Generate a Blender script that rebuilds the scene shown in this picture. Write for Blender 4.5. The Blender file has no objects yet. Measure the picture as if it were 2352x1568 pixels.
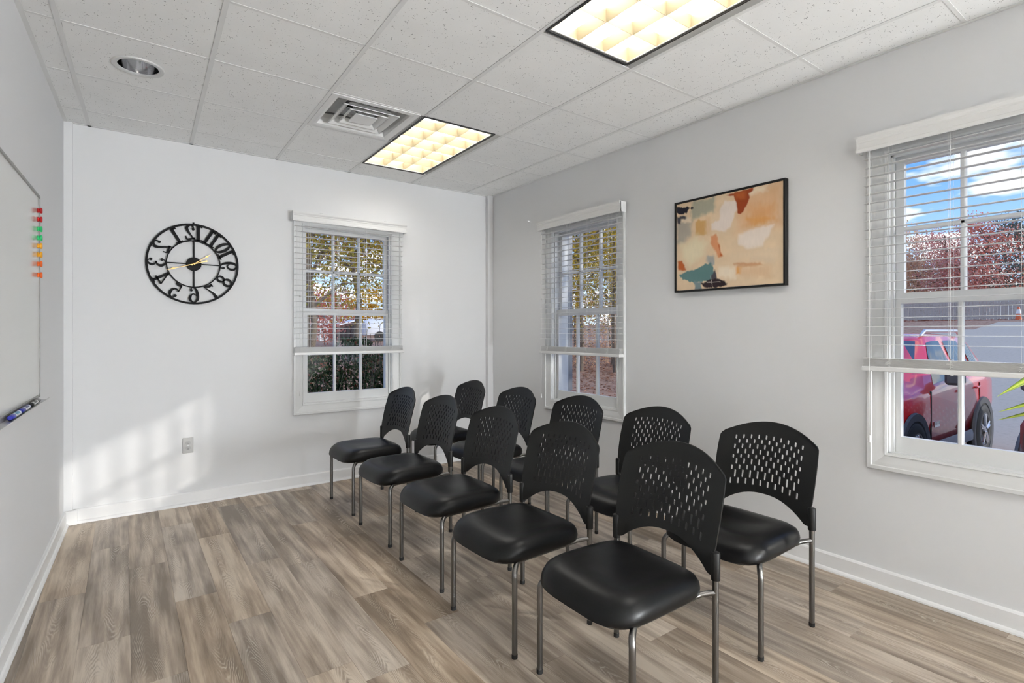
import bpy, bmesh, math, random
from mathutils import Vector, Matrix
R = random.Random(7)
PI = math.pi
scene = bpy.context.scene
C = scene.collection

# ------------------------------------------------------------------ camera, sky, sun, exposure
CAM_H = 1.325
cam_data = bpy.data.cameras.new('camera')
cam = bpy.data.objects.new('camera', cam_data)
C.objects.link(cam)
cam.location = (0, 0, CAM_H)
cam.rotation_euler = (PI/2, 0, -math.radians(35.987))
cam_data.sensor_width = 36.0
cam_data.lens = 1225.1/2352*36.0
cam_data.shift_y = -24.1/2352
cam_data.clip_start = 0.02
cam_data.clip_end = 500
scene.camera = cam
scene.view_settings.view_transform = 'Standard'
scene.view_settings.look = 'None'
scene.view_settings.gamma = 1.0
scene.view_settings.use_curve_mapping = False
scene.view_settings.exposure = 0.98

scene.cycles.use_adaptive_sampling = False
scene.cycles.use_light_tree = False
scene.cycles.diffuse_bounces = 4
scene.cycles.glossy_bounces = 3
scene.cycles.max_bounces = 8
scene.cycles.transparent_max_bounces = 8
scene.cycles.use_denoising = True
LAMP = 4.4         # radiance of the fluorescent panels
SUN = 1.6

def world():
    w = bpy.data.worlds.new('sky'); scene.world = w; w.use_nodes = True
    nt = w.node_tree; nt.nodes.clear()
    N = nt.nodes.new; L = nt.links.new
    tc = N('ShaderNodeTexCoord'); sep = N('ShaderNodeSeparateXYZ'); L(tc.outputs['Generated'], sep.inputs[0])
    ramp = N('ShaderNodeValToRGB'); L(sep.outputs['Z'], ramp.inputs[0])
    e = ramp.color_ramp.elements
    e[0].position = 0.0; e[0].color = (0.72, 0.86, 0.98, 1)
    e[1].position = 0.42; e[1].color = (0.07, 0.25, 0.78, 1)
    m = e.new(0.12); m.color = (0.38, 0.60, 0.92, 1)
    m = e.new(0.24); m.color = (0.14, 0.36, 0.86, 1)
    # clouds on a flat layer high above
    mx = N('ShaderNodeMath'); mx.operation = 'MAXIMUM'; mx.inputs[1].default_value = 0.03; L(sep.outputs['Z'], mx.inputs[0])
    ad = N('ShaderNodeMath'); ad.operation = 'ADD'; ad.inputs[1].default_value = 0.12; L(mx.outputs[0], ad.inputs[0])
    dx = N('ShaderNodeMath'); dx.operation = 'DIVIDE'; L(sep.outputs['X'], dx.inputs[0]); L(ad.outputs[0], dx.inputs[1])
    dy = N('ShaderNodeMath'); dy.operation = 'DIVIDE'; L(sep.outputs['Y'], dy.inputs[0]); L(ad.outputs[0], dy.inputs[1])
    cb = N('ShaderNodeCombineXYZ'); L(dx.outputs[0], cb.inputs[0]); L(dy.outputs[0], cb.inputs[1]); cb.inputs[2].default_value = 8.4
    no = N('ShaderNodeTexNoise'); no.inputs['Scale'].default_value = 2.1; no.inputs['Detail'].default_value = 4; no.inputs['Roughness'].default_value = 0.55
    L(cb.outputs[0], no.inputs['Vector'])
    cr = N('ShaderNodeValToRGB'); L(no.outputs['Fac'], cr.inputs[0])
    cr.color_ramp.elements[0].position = 0.50; cr.color_ramp.elements[0].color = (0, 0, 0, 1)
    cr.color_ramp.elements[1].position = 0.575; cr.color_ramp.elements[1].color = (1, 1, 1, 1)
    mix = N('ShaderNodeMixRGB'); L(cr.outputs[0], mix.inputs[0]); L(ramp.outputs[0], mix.inputs[1]); mix.inputs[2].default_value = (0.93, 0.95, 0.98, 1)
    bg = N('ShaderNodeBackground'); L(mix.outputs[0], bg.inputs[0]); bg.inputs[1].default_value = 0.74
    out = N('ShaderNodeOutputWorld'); L(bg.outputs[0], out.inputs[0])
world()
sd = bpy.data.lights.new('sun', 'SUN'); sd.energy = SUN; sd.angle = math.radians(0.9); sd.color = (1.0, 0.95, 0.88)
so = bpy.data.objects.new('sun', sd); C.objects.link(so)
so.rotation_euler = Vector((-0.71, 1.0, -0.351)).to_track_quat('-Z', 'Y').to_euler()
so.location = (12, -8, 8)

# ------------------------------------------------------------------ helpers
def lin(c):
    if isinstance(c, str):
        c = c.lstrip('#'); c = [int(c[i:i+2], 16)/255 for i in (0, 2, 4)]
    return tuple(x/12.92 if x <= 0.04045 else ((x+0.055)/1.055)**2.4 for x in c[:3])

class MB:
    """collects shapes and links them as one mesh object"""
    def __init__(s, xf=None): s.v = []; s.f = []; s.xf = xf; s.col = []
    def vert(s, p):
        s.v.append(tuple(s.xf(*p)) if s.xf else tuple(p)); return len(s.v)-1
    def poly(s, pts):
        s.f.append([s.vert(p) for p in pts])
    def box(s, x0, x1, y0, y1, z0, z1):
        i = [s.vert(p) for p in ((x0,y0,z0),(x1,y0,z0),(x1,y1,z0),(x0,y1,z0),(x0,y0,z1),(x1,y0,z1),(x1,y1,z1),(x0,y1,z1))]
        for q in ((0,3,2,1),(4,5,6,7),(0,1,5,4),(1,2,6,5),(2,3,7,6),(3,0,4,7)): s.f.append([i[k] for k in q])
        return s
    def bbox(s, x0, x1, y0, y1, z0, z1, b=0.004):
        """box with chamfered edges"""
        X = (x0, x0+b, x1-b, x1); Y = (y0, y0+b, y1-b, y1); Z = (z0, z0+b, z1-b, z1)
        ring = lambda i: [(X[1],Y[0+i]),(X[2],Y[0+i]),(X[3-i],Y[1]),(X[3-i],Y[2]),(X[2],Y[3-i]),(X[1],Y[3-i]),(X[0+i],Y[2]),(X[0+i],Y[1])]
        s.loft([[(x, y, Z[0]) for x, y in ring(1)], [(x, y, Z[1]) for x, y in ring(0)], [(x, y, Z[2]) for x, y in ring(0)], [(x, y, Z[3]) for x, y in ring(1)]])
        return s
    def loft(s, rings, closed=True, cap=True):
        idx = [[s.vert(p) for p in r] for r in rings]; n = len(idx[0])
        for a, b in zip(idx, idx[1:]):
            for k in range(n if closed else n-1):
                s.f.append([a[k], a[(k+1) % n], b[(k+1) % n], b[k]])
        if cap: s.f.append(idx[0][::-1]); s.f.append(idx[-1][:])
        return idx
    def tube(s, pts, r, n=10, cap=True):
        pts = [Vector(p) for p in pts]; rs = r if isinstance(r, (list, tuple)) else [r]*len(pts)
        rings = []; nrm = None
        for k, p in enumerate(pts):
            t = (pts[min(k+1, len(pts)-1)] - pts[max(k-1, 0)]).normalized()
            if nrm is None:
                nrm = t.orthogonal().normalized()
            else:
                nrm = (nrm - t*nrm.dot(t))
                nrm = nrm.normalized() if nrm.length > 1e-6 else t.orthogonal().normalized()
            b = t.cross(nrm)
            rings.append([tuple(p + rs[k]*(nrm*math.cos(2*PI*j/n) + b*math.sin(2*PI*j/n))) for j in range(n)])
        s.loft(rings, True, cap); return s
    def lathe(s, prof, n=24, center=(0,0,0), axis='z', a0=0, a1=2*PI):
        cx, cy, cz = center; rings = []
        for j in range(n):
            a = a0+(a1-a0)*j/n; ring = []
            for r, h in prof:
                if axis == 'z': ring.append((cx+r*math.cos(a), cy+r*math.sin(a), cz+h))
                elif axis == 'x': ring.append((cx+h, cy+r*math.cos(a), cz+r*math.sin(a)))
                else: ring.append((cx+r*math.cos(a), cy+h, cz+r*math.sin(a)))
            rings.append(ring)
        idx = [[s.vert(p) for p in r] for r in rings]
        for j in range(n):
            a, b = idx[j], idx[(j+1) % n]
            for k in range(len(prof)-1): s.f.append([a[k], b[k], b[k+1], a[k+1]])
        return s
    def prism(s, outline, y0, y1, m=lambda a, y, b: (a, y, b)):
        """extrude a 2-D outline (a,b)"""
        s.loft([[m(a, y0, b) for a, b in outline], [m(a, y1, b) for a, b in outline]])
        return s
    def mesh(s, name, smooth=None):
        me = bpy.data.meshes.new(name); me.from_pydata(s.v, [], s.f)
        bm = bmesh.new(); bm.from_mesh(me)
        if smooth is not None: bmesh.ops.remove_doubles(bm, verts=bm.verts, dist=1e-5)
        bmesh.ops.recalc_face_normals(bm, faces=bm.faces); bm.to_mesh(me); bm.free()
        if smooth is not None:
            me.shade_smooth(); me.set_sharp_from_angle(angle=math.radians(smooth))
        return me
    def build(s, name, mat, parent=None, smooth=None):
        return link(name, s.mesh(name, smooth), mat, parent)

def link(name, me, mat=None, parent=None, loc=None):
    if mat is not None and not me.materials: me.materials.append(mat)
    o = bpy.data.objects.new(name, me); C.objects.link(o)
    if parent is not None: o.parent = parent
    if loc is not None: o.location = loc
    return o
def tag(o, label, cat, group=None, kind=None):
    o['label'] = label; o['category'] = cat
    if group: o['group'] = group
    if kind: o['kind'] = kind
    return o
def empty(name, loc=(0,0,0), rz=0):
    o = bpy.data.objects.new(name, None); C.objects.link(o); o.location = loc; o.rotation_euler = (0,0,rz); o.empty_display_size = 0.1
    return o
def thing(name, label, cat, loc=(0,0,0), rz=0, group=None):
    return tag(empty(name, loc, rz), label, cat, group)
def struct(o):
    o['kind'] = 'structure'; return o
def copy_tree(o, parent=None):
    c = o.copy(); C.objects.link(c); c.parent = parent
    for ch in list(o.children): copy_tree(ch, c)
    return c

# ------------------------------------------------------------------ materials
MATS = {}
def mat(name, col, rough=0.5, metal=0.0, spec=0.5, bump=None, emit=None, var=None, coat=0.0):
    """principled material; bump=(scale, strength), var=(scale, amount) for faint tone noise"""
    if name in MATS: return MATS[name]
    m = bpy.data.materials.new(name); m.use_nodes = True; nt = m.node_tree; b = nt.nodes['Principled BSDF']
    c = lin(col) if isinstance(col, str) else col
    b.inputs['Base Color'].default_value = (*c, 1); b.inputs['Roughness'].default_value = rough; b.inputs['Metallic'].default_value = metal
    b.inputs['Specular IOR Level'].default_value = spec
    b.inputs['Coat Weight'].default_value = coat
    N = nt.nodes.new; L = nt.links.new
    if bump or var: tc = N('ShaderNodeTexCoord')
    if var:
        n = N('ShaderNodeTexNoise'); n.inputs['Scale'].default_value = var[0]; n.inputs['Detail'].default_value = 4; L(tc.outputs['Object'], n.inputs['Vector'])
        mr = N('ShaderNodeMapRange'); mr.inputs[1].default_value = 0.3; mr.inputs[2].default_value = 0.7; mr.inputs[3].default_value = 1-var[1]; mr.inputs[4].default_value = 1+var[1]; L(n.outputs['Fac'], mr.inputs[0])
        mm = N('ShaderNodeVectorMath'); mm.operation = 'SCALE'; mm.inputs[0].default_value = c; L(mr.outputs[0], mm.inputs['Scale']); L(mm.outputs[0], b.inputs['Base Color'])
    if bump:
        n2 = N('ShaderNodeTexNoise'); n2.inputs['Scale'].default_value = bump[0]; n2.inputs['Detail'].default_value = 3; L(tc.outputs['Object'], n2.inputs['Vector'])
        bp = N('ShaderNodeBump'); bp.inputs['Strength'].default_value = bump[1]; bp.inputs['Distance'].default_value = 0.002; L(n2.outputs['Fac'], bp.inputs['Height']); L(bp.outputs[0], b.inputs['Normal'])
    if emit:
        b.inputs['Emission Color'].default_value = (*emit[0], 1); b.inputs['Emission Strength'].default_value = emit[1]
    MATS[name] = m; return m

WALL = mat('wall_paint', (0.715, 0.717, 0.722), 0.75, spec=0.2)
TRIM = mat('trim_paint', (0.78, 0.78, 0.778), 0.35, spec=0.4)
WINP = mat('window_paint', (0.69, 0.695, 0.69), 0.35, spec=0.4)
BLIND = mat('blind_vinyl', (0.71, 0.71, 0.705), 0.4)
CORD = mat('cord_white', (0.78, 0.78, 0.76), 0.8)
BLACKM = mat('black_metal', (0.006, 0.006, 0.0065), 0.6, spec=0.15)
GOLD = mat('brushed_gold', (0.55, 0.36, 0.14), 0.35, metal=0.8)
PLASTIC = mat('black_plastic', (0.0075, 0.0074, 0.007), 0.46, spec=0.3)
VINYL = mat('black_vinyl', (0.0035, 0.0035, 0.0037), 0.36, spec=0.26)
STEEL = mat('gunmetal_tube', (0.17, 0.167, 0.16), 0.30, metal=1.0)
RUBBER = mat('black_rubber', (0.015, 0.015, 0.015), 0.7)
GRID = mat('ceiling_grid_paint', (0.74, 0.74, 0.73), 0.5)
ALU = mat('brushed_aluminium', (0.62, 0.62, 0.62), 0.35, metal=0.9)
CHROME = mat('chrome', (0.72, 0.72, 0.73), 0.10, metal=1.0)
GALV = mat('galvanised_duct', (0.17, 0.17, 0.17), 0.5, metal=0.6)
DARK = mat('dark_duct', (0.015, 0.015, 0.015), 0.8)
WHITEP = mat('white_plastic', (0.72, 0.72, 0.71), 0.35)

def glass_mat():
    m = bpy.data.materials.new('window_glass'); m.use_nodes = True; nt = m.node_tree; nt.nodes.clear(); N = nt.nodes.new; L = nt.links.new
    t = N('ShaderNodeBsdfTransparent'); t.inputs[0].default_value = (0.96, 0.975, 0.97, 1)
    g = N('ShaderNodeBsdfGlossy'); g.inputs['Roughness'].default_value = 0.02
    mx = N('ShaderNodeMixShader'); mx.inputs[0].default_value = 0.045; L(t.outputs[0], mx.inputs[1]); L(g.outputs[0], mx.inputs[2])
    o = N('ShaderNodeOutputMaterial'); L(mx.outputs[0], o.inputs[0]); return m
GLASS = glass_mat()

def tile_mat():
    m = bpy.data.materials.new('ceiling_tile_mineral'); m.use_nodes = True; nt = m.node_tree; b = nt.nodes['Principled BSDF']; N = nt.nodes.new; L = nt.links.new
    b.inputs['Roughness'].default_value = 0.9; b.inputs['Specular IOR Level'].default_value = 0.1
    geo = N('ShaderNodeNewGeometry')
    v = N('ShaderNodeTexVoronoi'); v.inputs['Scale'].default_value = 105; L(geo.outputs['Position'], v.inputs['Vector'])
    ns = N('ShaderNodeTexNoise'); ns.inputs['Scale'].default_value = 46; ns.inputs['Detail'].default_value = 2; L(geo.outputs['Position'], ns.inputs['Vector'])
    th = N('ShaderNodeMapRange'); th.inputs[1].default_value = 0.45; th.inputs[2].default_value = 0.72; th.inputs[3].default_value = 0.02; th.inputs[4].default_value = 0.34; L(ns.outputs['Fac'], th.inputs[0])
    lt = N('ShaderNodeMath'); lt.operation = 'LESS_THAN'; L(v.outputs['Distance'], lt.inputs[0]); L(th.outputs[0], lt.inputs[1])
    n2 = N('ShaderNodeTexNoise'); n2.inputs['Scale'].default_value = 5; n2.inputs['Detail'].default_value = 2; L(geo.outputs['Position'], n2.inputs['Vector'])
    cr = N('ShaderNodeValToRGB'); cr.color_ramp.elements[0].color = (0.82, 0.82, 0.81, 1); cr.color_ramp.elements[1].color = (0.90, 0.90, 0.89, 1); L(n2.outputs['Fac'], cr.inputs[0])
    mx = N('ShaderNodeMixRGB'); L(lt.outputs[0], mx.inputs[0]); L(cr.outputs[0], mx.inputs[1]); mx.inputs[2].default_value = (0.34, 0.34, 0.335, 1); L(mx.outputs[0], b.inputs['Base Color'])
    return m
TILE = tile_mat()

def wood_mat():
    m = bpy.data.materials.new('oak_vinyl_plank'); m.use_nodes = True; nt = m.node_tree; b = nt.nodes['Principled BSDF']; N = nt.nodes.new; L = nt.links.new
    def math_(op, a, bb=None):
        n = N('ShaderNodeMath'); n.operation = op
        for k, q in enumerate((a, bb)):
            if q is None: continue
            if isinstance(q, (int, float)): n.inputs[k].default_value = q
            else: L(q, n.inputs[k])
        return n.outputs[0]
    tc = N('ShaderNodeTexCoord'); oi = N('ShaderNodeObjectInfo'); sep = N('ShaderNodeSeparateXYZ'); L(tc.outputs['Object'], sep.inputs[0])
    x, y = sep.outputs[0], sep.outputs[1]; rnd = oi.outputs['Random']
    off = math_('MULTIPLY', rnd, 137.0)
    off2 = math_('MULTIPLY', rnd, 71.3)
    # slow wander of the grain
    cb = N('ShaderNodeCombineXYZ'); L(math_('MULTIPLY', x, 7.0), cb.inputs[0]); L(math_('ADD', math_('MULTIPLY', y, 1.5), off), cb.inputs[1]); L(off2, cb.inputs[2])
    nw = N('ShaderNodeTexNoise'); nw.inputs['Scale'].default_value = 1.0; nw.inputs['Detail'].default_value = 3; L(cb.outputs[0], nw.inputs['Vector'])
    wander = math_('SUBTRACT', nw.outputs['Fac'], 0.5)
    # heart line of each board lies off centre
    hx = math_('SUBTRACT', x, math_('MULTIPLY', math_('SUBTRACT', math_('FRACT', math_('MULTIPLY', rnd, 7.77)), 0.5), 0.10))
    hx2 = math_('ADD', hx, math_('MULTIPLY', wander, 0.030))
    sgn = math_('SUBTRACT', math_('MULTIPLY', math_('GREATER_THAN', math_('FRACT', math_('MULTIPLY', rnd, 3.31)), 0.5), 2.0), 1.0)
    para = math_('MULTIPLY', math_('POWER', math_('ABSOLUTE', hx2), 1.7), 1500.0)
    g = math_('ADD', math_('ADD', para, math_('MULTIPLY', math_('MULTIPLY', y, 30.0), sgn)), math_('ADD', math_('MULTIPLY', wander, 9.0), off))
    # uneven ring spacing
    cb5 = N('ShaderNodeCombineXYZ'); L(math_('MULTIPLY', x, 22.0), cb5.inputs[0]); L(math_('ADD', math_('MULTIPLY', y, 4.2), off2), cb5.inputs[1]); L(off, cb5.inputs[2])
    nu_ = N('ShaderNodeTexNoise'); nu_.inputs['Scale'].default_value = 1.0; nu_.inputs['Detail'].default_value = 3; L(cb5.outputs[0], nu_.inputs['Vector'])
    g = math_('ADD', g, math_('MULTIPLY', nu_.outputs['Fac'], 6.5))
    # fine jitter
    cb2 = N('ShaderNodeCombineXYZ'); L(math_('MULTIPLY', x, 90.0), cb2.inputs[0]); L(math_('ADD', math_('MULTIPLY', y, 6.0), off), cb2.inputs[1]); L(off2, cb2.inputs[2])
    nj = N('ShaderNodeTexNoise'); nj.inputs['Scale'].default_value = 1.0; nj.inputs['Detail'].default_value = 2; L(cb2.outputs[0], nj.inputs['Vector'])
    g = math_('ADD', g, math_('MULTIPLY', nj.outputs['Fac'], 1.1))
    s = math_('SINE', math_('MULTIPLY', g, 2*PI*0.72))
    line = N('ShaderNodeMapRange'); line.inputs[1].default_value = 0.35; line.inputs[2].default_value = 1.0; L(s, line.inputs[0])
    dline = N('ShaderNodeMapRange'); dline.inputs[1].default_value = -0.3; dline.inputs[2].default_value = -1.0; L(s, dline.inputs[0])
    # long streaks
    cb3 = N('ShaderNodeCombineXYZ'); L(math_('MULTIPLY', x, 26.0), cb3.inputs[0]); L(math_('ADD', math_('MULTIPLY', y, 1.5), off2), cb3.inputs[1]); L(off, cb3.inputs[2])
    ns = N('ShaderNodeTexNoise'); ns.inputs['Scale'].default_value = 1.0; ns.inputs['Detail'].default_value = 4; ns.inputs['Roughness'].default_value = 0.62; L(cb3.outputs[0], ns.inputs['Vector'])
    cb4 = N('ShaderNodeCombineXYZ'); L(math_('MULTIPLY', x, 9.0), cb4.inputs[0]); L(math_('ADD', math_('MULTIPLY', y, 2.2), off2), cb4.inputs[1]); L(off2, cb4.inputs[2])
    nm = N('ShaderNodeTexNoise'); nm.inputs['Scale'].default_value = 1.0; nm.inputs['Detail'].default_value = 2; L(cb4.outputs[0], nm.inputs['Vector'])
    ramp = N('ShaderNodeValToRGB'); e = ramp.color_ramp.elements
    e[0].position = 0.31; e[0].color = (0.206, 0.158, 0.114, 1); e[1].position = 0.70; e[1].color = (0.590, 0.497, 0.393, 1)
    q = e.new(0.5); q.color = (0.372, 0.292, 0.219, 1)
    tone = math_('ADD', math_('ADD', ns.outputs['Fac'], math_('MULTIPLY', math_('SUBTRACT', nm.outputs['Fac'], 0.5), 0.62)), math_('MULTIPLY', math_('SUBTRACT', math_('FRACT', math_('MULTIPLY', rnd, 11.9)), 0.5), 0.24))
    L(tone, ramp.inputs[0])
    # where the ring lines show
    msk = N('ShaderNodeMapRange'); msk.inputs[1].default_value = 0.47; msk.inputs[2].default_value = 0.66; L(nu_.outputs['Fac'], msk.inputs[0])
    edge = N('ShaderNodeMapRange'); edge.inputs[1].default_value = 0.085; edge.inputs[2].default_value = 0.03; L(math_('ABSOLUTE', hx2), edge.inputs[0])
    ma = math_('MULTIPLY', math_('ADD', math_('MULTIPLY', msk.outputs[0], 0.80), 0.06), math_('ADD', math_('MULTIPLY', edge.outputs[0], 0.8), 0.2))
    mx = N('ShaderNodeMixRGB'); L(math_('MULTIPLY', math_('MULTIPLY', line.outputs[0], ma), 0.85), mx.inputs[0]); L(ramp.outputs[0], mx.inputs[1]); mx.inputs[2].default_value = (0.60, 0.53, 0.44, 1)
    mx2 = N('ShaderNodeMixRGB'); L(math_('MULTIPLY', math_('MULTIPLY', dline.outputs[0], ma), 0.6), mx2.inputs[0]); L(mx.outputs[0], mx2.inputs[1]); mx2.inputs[2].default_value = (0.17, 0.13, 0.095, 1)
    # a few boards lean grey, a few warm
    hs = N('ShaderNodeHueSaturation'); L(mx2.outputs[0], hs.inputs['Color'])
    sa = N('ShaderNodeMapRange'); sa.inputs[3].default_value = 0.80; sa.inputs[4].default_value = 1.12; L(math_('FRACT', math_('MULTIPLY', rnd, 5.3)), sa.inputs[0]); L(sa.outputs[0], hs.inputs['Saturation'])
    L(hs.outputs[0], b.inputs['Base Color'])
    b.inputs['Roughness'].default_value = 0.42; b.inputs['Specular IOR Level'].default_value = 0.42
    return m
WOOD = wood_mat()

# ------------------------------------------------------------------ room dimensions
XR, YB, H, YREAR = 3.166, 4.746, 2.750, -7.0
def XL(y): return -0.335 + 0.032*(y - YB)
def back(u, v, z): return (u, YB + v, z)            # v > 0 goes outdoors
def right(u, v, z): return (XR + v, u, z)
def left(u, v, z): return (XL(u) + v, u, z)         # v > 0 comes into the room
WT = 0.17                                            # wall thickness

# ------------------------------------------------------------------ floor of planks
fb = MB().box(-0.75, XR+0.02, YREAR-0.1, YB+0.02, -0.10, -0.006)
floor = struct(fb.build('floor', mat('subfloor', (0.04, 0.033, 0.027), 0.9)))
PW, PL, GAP = 0.180, 1.22, 0.0002
plank_meshes = {}
def plank_mesh(l):
    k = round(l, 3)
    if k not in plank_meshes:
        plank_meshes[k] = MB().bbox(-PW/2+GAP, PW/2-GAP, -l/2+GAP, l/2-GAP, -0.006, 0, 0.0006).mesh('plank')
    return plank_meshes[k]
x = -0.70 + PW/2; ci = 0
offs = [0.31, 0.92, 0.08, 0.63, 1.10, 0.44, 0.78, 0.20]
while x - PW/2 < XR:
    y = YB - offs[ci % 8] + (R.random()-.5)*0.08; top = YB
    while top > YREAR:
        y0 = max(y, YREAR)
        if top - y0 > 0.03: link('plank', plank_mesh(top-y0), WOOD, floor, (x, (top+y0)/2, 0))
        top = y; y -= PL
    x += PW; ci += 1

# ------------------------------------------------------------------ walls
def wall(name, xf, u0, u1, z0, z1, v0, v1, holes=()):
    us = sorted({u0, u1, *[h[0] for h in holes], *[h[1] for h in holes]}); zs = sorted({z0, z1, *[h[2] for h in holes], *[h[3] for h in holes]})
    b = MB(xf); inside = lambda u, z: any(h[0] < u < h[1] and h[2] < z < h[3] for h in holes)
    for a, c in zip(us, us[1:]):
        for d, e in zip(zs, zs[1:]):
            if inside((a+c)/2, (d+e)/2): continue
            for v in (v0, v1): b.poly([(a, v, d), (c, v, d), (c, v, e), (a, v, e)])
    rects = [(u0, u1, z0, z1)] + list(holes)
    for a, c, d, e in rects:
        for p, q in (((a, d), (c, d)), ((c, d), (c, e)), ((c, e), (a, e)), ((a, e), (a, d))):
            b.poly([(p[0], v0, p[1]), (q[0], v0, q[1]), (q[0], v1, q[1]), (p[0], v1, p[1])])
    return struct(b.build(name, WALL))
OW, OZ0, OZ1 = 0.40, 0.700, 2.235                    # window opening half width, sill, head
U1, U2, U3 = 1.642, 3.336, 0.680
COLW = 2*0.3575/3
EXT3 = 2*COLW                                       # window 3 is wider: seven columns of panes
U3C = U3 - EXT3
hole = lambda u, e=0.0: (u-OW-e, u+OW+e, OZ0, OZ1)
wall('wall_back', back, -0.62, XR+WT, -0.1, 3.0, 0, WT, [hole(U1)])
wall('wall_right', right, YREAR, YB, -0.1, 3.0, 0, WT, [hole(U2), hole(U3C, EXT3)])
wall('wall_left', left, YREAR, YB, -0.1, 3.0, -0.12, 0)
wall('wall_rear', lambda u, v, z: (u, YREAR - v, z), -0.75, XR+WT, -0.1, 3.0, 0, 0.12)

# ------------------------------------------------------------------ baseboards with shoe moulding
def base(name, xf, u0, u1, sgn):
    prof = [(0, 0), (0.030, 0), (0.029, 0.008), (0.024, 0.016), (0.016, 0.020), (0.016, 0.088), (0.011, 0.096), (0, 0.098)]
    b = MB(xf); b.loft([[(u, sgn*t, z+0.0005) for t, z in prof] for u in (u0, u1)])
    return struct(b.build(name, TRIM))
base('baseboard_back', back, XL(YB)+0.06, XR-0.075, -1)
base('baseboard_right', right, YREAR, YB-0.05, -1)
base('baseboard_left', left, YREAR, YB-0.03, 1)
# boxed corner columns
cb_ = MB(); cb_.bbox(XL(YB)-0.01, -0.288, YB-0.024, YB, 0.0, H+0.004, 0.002); col_l = struct(cb_.build('trim_1', WALL))
cb_ = MB(); cb_.bbox(XL(YB)-0.01, -0.262, YB-0.046, YB-0.02, 0.0005, 0.098, 0.003); cb_.build('plinth', TRIM, col_l)
cb_ = MB(); cb_.bbox(XR-0.066, XR, YB-0.050, YB, 0.0, H+0.004, 0.002); col_r = struct(cb_.build('trim_2', WALL))
cb_ = MB(); cb_.bbox(XR-0.085, XR, YB-0.070, YB-0.046, 0.0005, 0.098, 0.003); cb_.build('plinth', TRIM, col_r)

# ------------------------------------------------------------------ ceiling: grid and tiles
ceil = struct(MB().box(-0.75, XR, YREAR, YB, H+0.13, H+0.2).build('ceiling', mat('ceiling_deck', (0.3, 0.3, 0.3), 0.9)))
T = 0.6096
GX0, GY0 = -0.199, 0.765
def gx(u, y):
    m = 0.033*max(0.0, min(1.15, 1-u/4.0)); return GX0 + T*u + m*(y-YB)
def gline(u, y): return max(XL(y), min(XR, gx(u, y)))
rows = [YREAR] + [GY0 + T*k for k in range(-12, 7)] + [YB]
cells_cut = set()
TROFF = [((1.900, 3.800)), ((1.892, 1.350)), ((1.890, -1.090)), ((1.890, -3.530)), ((1.890, -5.970))]
def in_troffer(cx, cy): return any(abs(cx-tx) < 0.22 and abs(cy-ty) < 0.5 for tx, ty in TROFF)
TZ = H + 0.003
ucols = [-1, 0, 1, 2, 3, 4, 5, 6]
for a, b_ in zip(ucols, ucols[1:]):
    for y0, y1 in zip(rows, rows[1:]):
        ym = (y0+y1)/2; xm = (gline(a, ym)+gline(b_, ym))/2
        if in_troffer(xm, ym): continue
        if abs(xm-1.29) < 0.2 and abs(ym-3.50) < 0.2: continue          # the air diffuser takes this cell
        if abs(xm-0.06) < 0.28 and abs(ym-3.50) < 0.2:                   # tile with a round hole for the downlight
            b = MB(); n = 32; cx, cy, r = 0.060, 3.520, 0.108
            hx = [(cx+r*math.cos(2*PI*k/n), cy+r*math.sin(2*PI*k/n)) for k in range(n)]
            def sq(k):
                a_ = 2*PI*k/n; c_, s_ = math.cos(a_), math.sin(a_); g = gline(a, ym)+0.004, gline(b_, ym)-0.004
                t_ = min(((g[1]-cx)/c_ if c_ > 0 else (g[0]-cx)/c_) if abs(c_) > 1e-6 else 9, ((y1-.004-cy)/s_ if s_ > 0 else (y0+.004-cy)/s_) if abs(s_) > 1e-6 else 9)
                return (cx+c_*t_, cy+s_*t_)
            for k in range(n):
                p, q = hx[k], hx[(k+1) % n]; P, Q = sq(k), sq((k+1) % n)
                b.poly([(p[0], p[1], TZ), (q[0], q[1], TZ), (Q[0], Q[1], TZ), (P[0], P[1], TZ)])
                b.poly([(p[0], p[1], TZ), (q[0], q[1], TZ), (q[0], q[1], TZ+0.014), (p[0], p[1], TZ+0.014)])
            g = [(gline(a, y0)+.004, y0+.004), (gline(b_, y0)-.004, y0+.004), (gline(b_, y1)-.004, y1-.004), (gline(a, y1)+.004, y1-.004)]
            for ang in (45, 135, 225, 315):
                pass
            # fill the four outer corners
            pts = [sq(k) for k in range(n)]
            cs = [(g[0]), (g[1]), (g[2]), (g[3])]
            for c_ in cs:
                near = sorted(range(n), key=lambda k: (pts[k][0]-c_[0])**2+(pts[k][1]-c_[1])**2)[:2]
                b.poly([(c_[0], c_[1], TZ), (*pts[near[0]], TZ), (*pts[near[1]], TZ)])
            b.build('ceiling_tile', TILE, ceil); continue
        g = [(gline(a, y0), y0), (gline(b_, y0), y0), (gline(b_, y1), y1), (gline(a, y1), y1)]
        if min(g[1][0]-g[0][0], g[2][0]-g[3][0]) < 0.03 or y1-y0 < 0.03: continue
        s = 0.004; g = [(g[0][0]+s, y0+s), (g[1][0]-s, y0+s), (g[2][0]-s, y1-s), (g[3][0]+s, y1-s)]
        dz = R.uniform(0, 0.0012)
        b = MB(); b.loft([[(*p, TZ+dz) for p in g], [(*p, TZ+0.015) for p in g]]); b.build('ceiling_tile', TILE, ceil)
for u in ucols[1:-1]:
    b = MB()
    w = 0.0115
    b.loft([[(gx(u, y)-w, y, H), (gx(u, y)+w, y, H), (gx(u, y)+w, y, H+0.0025), (gx(u, y)+0.002, y, H+0.003), (gx(u, y)+0.002, y, H+0.04), (gx(u, y)-0.002, y, H+0.04), (gx(u, y)-0.002, y, H+0.003), (gx(u, y)-w, y, H+0.0025)] for y in (YREAR, YB)])
    b.build('grid_runner', GRID, ceil)
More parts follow.
